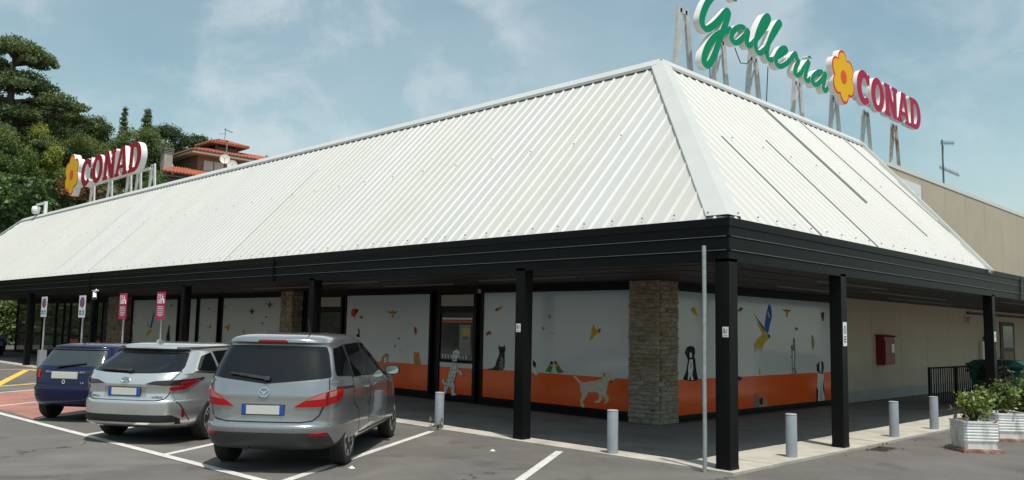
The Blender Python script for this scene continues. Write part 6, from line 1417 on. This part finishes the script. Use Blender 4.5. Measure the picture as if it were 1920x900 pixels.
tree('umbrella_pine','dark round pine clump left of the house tower',(-85.0,30.8,15.0),8.2,[(0,0,6.8,1.7,1.7,1.0),(0.6,1.6,6.4,1.5,1.5,0.9),(-0.5,-1.3,5.4,1.3,1.3,0.8),(0.4,0.6,5.0,2.0,2.0,0.9),(0,-1.0,3.6,1.4,1.4,0.8)],76,0.130,lf_far,elong=1.8)
tree('umbrella_pine','small distant tree top peeking over the ridge right of the house',(-77.6,35.4,15.5),4.9,[(0,0,4.0,0.8,0.8,0.65),(0.3,0.8,3.6,0.6,0.6,0.5),(-0.2,-0.6,3.6,0.6,0.6,0.5)],114,0.101,lf_far)
tree('broadleaf_tree','leafy green tree between the letter D and the house',(-58.6,15.4,9.6),4.0,rc(16,1.9,0.4,3.6,0.7,1.1,12),126,0.105,mat('fresh_leaf',(0.124,0.208,0.058),0.5,island=0.5,trans=0.42),lo=0.3)
tree('broadleaf_tree','dark shrubby tree low behind the left sign frames',(-60.0,11.6,10.4),2.6,rc(12,2.6,0.3,2.2,0.8,1.1,13),94,0.112,lf_mid)
tree('broadleaf_tree','dark green tree filling the gap left of the yellow-green tree',(-66.5,8.2,12.0),5.0,rc(14,2.6,0.3,4.6,1.0,1.6,14),71,0.119,lf_pine)

# ------------------------------------------------------------------ house on the hill
e1 = Vector((0.02,1.0,0)).normalized(); e2 = Vector((-e1.y, e1.x, 0))
house = thing('hillside_house', 'brick house with red tiled roofs and a lookout turret on the hill', 'house', (-60.6,20.0,10.2))
def hp(a, b, z): return e1*a+e2*b+Vector((0,0,z))
tile = mat('terracotta_tiles',(0.42,0.115,0.060),0.8,var=0.2,vscale=3,col2=(0.30,0.085,0.05),c2scale=2.5)
brickm = mat('brown_brick',(0.20,0.125,0.095),0.9,var=0.15,vscale=3)
cream = mat('cream_soffit',(0.50,0.45,0.37),0.8)
def hbox(m, a0,a1,b0,b1,z0,z1,mi=0):
    v = [hp(a,b,z) for z in (z0,z1) for a,b in ((a0,b0),(a1,b0),(a1,b1),(a0,b1))]
    m.add(v, [(0,3,2,1),(4,5,6,7),(0,1,5,4),(1,2,6,5),(2,3,7,6),(3,0,4,7)], mi); return m
hbox(MB(), 0,11,0,5,0,5.3).build('wall', brickm, house)
def tiled(name, p00, p10, p01, p11, waves, parent, th=0.12, amp=0.05):
    """corrugated tile slope: p00-p10 eave, p01-p11 top"""
    m = MB(); n = waves*4
    for k in range(n+1):
        f = k/n; w = amp*math.cos(k*math.pi/2)
        a_, b_ = p00.lerp(p10,f), p01.lerp(p11,f); nn = (p10-p00).cross(p01-p00).normalized()
        if nn.z < 0: nn = -nn
        m.v += [a_+nn*w, b_+nn*w, a_-nn*th, b_-nn*th]
    for k in range(n):
        o, q = 4*k, 4*k+4
        for f in ((o,q,q+1,o+1),(o+2,o+3,q+3,q+2),(o,o+2,q+2,q),(o+1,q+1,q+3,o+3)): m.f.append(f); m.m.append(0)
    m.f += [(0,1,3,2),(4*n,4*n+2,4*n+3,4*n+1)]; m.m += [0,0]
    return m.build(name, tile, parent)
ov = 0.8; E = 5.55; RT = 6.5; HD = 5.0; TA, TB = 3.2, 2.6
ra, rb = hp(2.6,HD/2,RT), hp(8.0,HD/2,RT)
cA, cB, cC, cD = hp(-ov,-ov,E), hp(11+ov,-ov,E), hp(11+ov,HD+ov,E), hp(-ov,HD+ov,E)
rf = tiled('roof', cA, cB, ra, rb, 40, house)
tiled('roof_slope', cD, cA, ra, ra+e2*0.01, 30, rf); tiled('roof_slope', cB, cC, rb, rb+e2*0.01, 30, rf)
m = MB(); hbox(m,-ov,11+ov,-ov,HD+ov,E-0.30,E-0.14).build('soffit', cream, rf)
hbox(MB(),-ov-0.03,11+ov+0.03,-ov-0.03,HD+ov+0.03,E-0.14,E-0.06).build('gutter', mat('gutter_brown',(0.06,0.045,0.04),0.6), rf)
def hwin(a0,a1,z0,z1,side='f',slats=True):
    m = MB()
    if side == 'f': hbox(m,a0,a1,-0.06,0.02,z0,z1)
    else: hbox(m,-0.06,0.02,a0,a1,z0,z1)
    w = m.build('window', mat('shutter_white',(0.50,0.49,0.46),0.6), house)
    m2 = MB(); mid = (a0+a1)/2
    if side == 'f': hbox(m2,mid-0.03,mid+0.03,-0.08,-0.061,z0,z1)
    else: hbox(m2,-0.08,-0.061,mid-0.03,mid+0.03,z0,z1)
    m2.build('shutter_gap', ink, w)
hwin(0.5,2.2,3.7,4.85); hwin(5.0,6.6,3.7,4.85)
# lower roof in front
l0, l1, l2, l3 = hp(-4.0,-3.0,3.05), hp(5.5,-3.0,3.05), hp(-2.6,0.0,4.0), hp(5.0,0.0,4.0)
lr = tiled('lower_roof', l0, l1, l2, l3, 34, house)
hbox(MB(),-3.6,5.0,-2.5,0.0,-0.5,2.85).build('lower_wall', brickm, house)
hbox(MB(),-3.9,5.4,-2.9,-2.51,2.65,2.8).build('lower_soffit', mat('dark_eave',(0.07,0.055,0.05),0.8), lr)
def chimney(a,b,z0,z1,w,m_,cap):
    c_ = hbox(MB(),a-w,a+w,b-w,b+w,z0,z1).build('chimney', m_, house)
    for k in range(3 if cap else 1): hbox(MB(),a-w*1.2,a+w*1.2,b-w*1.2,b+w*1.2,z1+k*0.13,z1+0.05+k*0.13).build('cap_slab', mat('chimney_cap',(0.25,0.24,0.22),0.8), c_)
    if cap: hbox(MB(),a-w*0.7,a+w*0.7,b-w*0.7,b+w*0.7,z1,z1+0.28).build('flue', ink, c_)
chimney(-3.0,-1.2,3.0,4.75,0.33,mat('chimney_render',(0.38,0.35,0.30),0.9,var=0.15),True)
chimney(1.6,3.4,5.5,6.75,0.22,brickm,False)
# turret
tz = 6.0
tu = hbox(MB(),TA-0.95,TA+0.95,TB-0.9,TB+0.9,tz-0.6,tz+0.85).build('turret', mat('turret_brick',(0.24,0.13,0.10),0.9,var=0.15), house)
hbox(MB(),TA-1.05,TA+1.05,TB-1.0,TB+1.0,tz-0.5,tz+0.02).build('parapet', cream, tu)
for a0, a1 in ((TA-0.8,TA-0.1),(TA+0.1,TA+0.8)): hbox(MB(),a0,a1,TB-0.95,TB-0.905,tz+0.05,tz+0.72).build('window', dark_glass, tu)
hbox(MB(),TA-1.0,TA-0.955,TB-0.7,TB+0.7,tz+0.05,tz+0.72).build('window', dark_glass, tu)
q0,q1,q2,q3 = hp(TA-1.75,TB-1.6,tz+0.85),hp(TA+1.75,TB-1.6,tz+0.85),hp(TA+1.75,TB+1.6,tz+0.85),hp(TA-1.75,TB+1.6,tz+0.85); ap = hp(TA,TB,tz+1.4)
tr_ = tiled('turret_roof', q0, q1, ap-e1*0.3, ap+e1*0.3, 14, tu, 0.10)
tiled('turret_roof', q3, q0, ap-e1*0.3+e2*0.01, ap-e1*0.3, 14, tu, 0.10)
tiled('turret_roof', q1, q2, ap+e1*0.3, ap+e1*0.3+e2*0.01, 14, tu, 0.10)
hbox(MB(),TA-1.75,TA+1.75,TB-1.6,TB+1.6,tz+0.70,tz+0.76).build('turret_soffit', mat('turret_soffit',(0.30,0.16,0.12),0.8), tu)
# aerial on the turret, mast with dishes
t = thing('tv_aerial','thin television aerial on the turret of the hillside house','aerial',tuple(house.location+hp(TA+0.2,TB,tz+1.35)))
MB().tube([(0,0,0),(0,0,1.15)],0.025,5).tube([(-0.05,-0.55,0.55),(0,0.1,0.65)],0.02,4).tube([(0,-0.1,1.05),(0.05,0.7,0.85)],0.02,4).build('mast', mat('aerial_grey',(0.18,0.19,0.19),0.5,metal=0.5), t)
for i in range(5): MB().tube([(-0.25,i*0.15,1.03-i*0.04),(0.25,i*0.15,1.03-i*0.04)],0.012,4).build('element', mat('aerial_grey',(0.18,0.19,0.19),0.5), t)
t = thing('satellite_mast','slim mast carrying the two satellite dishes in front of the house','mast',(-55.1,19.75,10.4))
MB().tube([(0,0,0),(0,0,5.35)],0.045,8).build('pole', mat('rusty_mast',(0.34,0.24,0.18),0.7,var=0.3,vscale=4), t)
MB().lathe([(0.001,5.42),(0.09,5.36),(0.04,5.28)],(0,0,0),8).build('cap', ink, t)
def dish(off, label):
    t = thing('satellite_dish', label, 'satellite dish', (-55.1+off[0],19.75+off[1],off[2]), 0, 'dishes on the mast')
    d_ = Vector((0.85,-0.45,0.28)).normalized(); r_ = d_.cross(Vector((0,0,1))).normalized(); u_ = r_.cross(d_)
    m = MB(); n = 24; rings = [(0.0,0.0),(0.15,0.01),(0.28,0.035),(0.38,0.075)]
    for (r, hgt) in rings:
        for k in range(n): c_ = r_*math.cos(k*2*math.pi/n)*max(r,0.001)+u_*math.sin(k*2*math.pi/n)*max(r,0.001)*1.08+d_*hgt; m.v.append(c_)
    for i in range(3):
        for k in range(n): m.f.append((i*n+k,i*n+(k+1)%n,(i+1)*n+(k+1)%n,(i+1)*n+k)); m.m.append(0)
    m.build('reflector', mat('dish_cream',(0.62,0.58,0.52),0.5), t, smooth=True)
    MB().tube([u_*-0.36,d_*0.45-u_*0.12],0.02,6).build('arm', steel, t); MB().tube([d_*0.5-u_*0.12,d_*0.62-u_*0.12],0.05,8).build('receiver', white_plain, t)
    MB().tube([(0,0,0),tuple(Vector((0,0,-0.1))-d_*0.25)],0.03,6).build('bracket', steel, t)
dish((0.2,-0.2,14.27),'upper cream satellite dish in front of the house'); dish((0.75,0.15,13.78),'lower white satellite dish overlapping the upper one')

# aerial at right on the flat roof
t = thing('tv_aerial','tall twin television aerial on the flat roof at right','aerial',(-8.0,33.8,7.1))
ag = mat('aerial_grey',(0.18,0.19,0.19),0.5)
MB().tube([(0,0,0),(0,0,4.4)],0.04,6).build('mast', ag, t)
for (z, b0, b1) in ((4.2,-0.2,1.75),(2.95,-0.45,2.4)):
    bm_ = MB().tube([(0,b0,z),(0.0,b1,z+0.32 if z > 4 else z)],0.022,5).build('boom', ag, t)
    k = 0
    while b0+0.17*k < b1:
        y_ = b0+0.17*k; zz = z+(0.32*(y_-b0)/(b1-b0) if z > 4 else 0); MB().tube([(0,y_,zz-0.10),(0,y_,zz+0.12)],0.011,4).build('element', ag, bm_); k += 1
MB().tube([(0.05,0,4.1),(0.1,-0.25,3.4),(0.05,-0.05,2.9),(0.1,-0.2,1.8),(0.05,0,0.6)],0.014,5).build('cable', ink, t)

# ivy fence at the far left, seen under the canopy
t = thing('fence','tall metal bar fence overgrown with ivy at the far left end of the walkway','fence',(-50.6,1.0,0))
fm = mat('fence_grey',(0.28,0.29,0.27),0.6)
for i in range(60): MB().box(-0.015,0.015,-6+i*0.26-0.02,-6+i*0.26+0.02,0.05,2.55).build('bar', fm, t)
MB().box(-0.03,0.03,-6.1,9.6,2.45,2.53).build('top_rail', fm, t); MB().box(-0.12,0.12,-6.1,9.6,0,0.22).build('plinth', plinth_m, t)
n = 5200; y_ = nrg.random(n)*15.4-6; z_ = 0.9+nrg.random(n)**0.7*1.9; ok = z_ > 0.9+0.7*np.sin(y_*1.3)+0.35*np.sin(y_*3.1)
pts = np.stack([0.08+nrg.random(n)*0.3, y_, z_],1)[ok]
leaf_mesh('ivy', pts, 0.17, mat('ivy_light',(0.15, 0.21, 0.055),0.45,island=0.5,trans=0.42), t, nbias=np.tile(np.array([1,-0.4,0.4]),(len(pts),1)), kind='stuff')
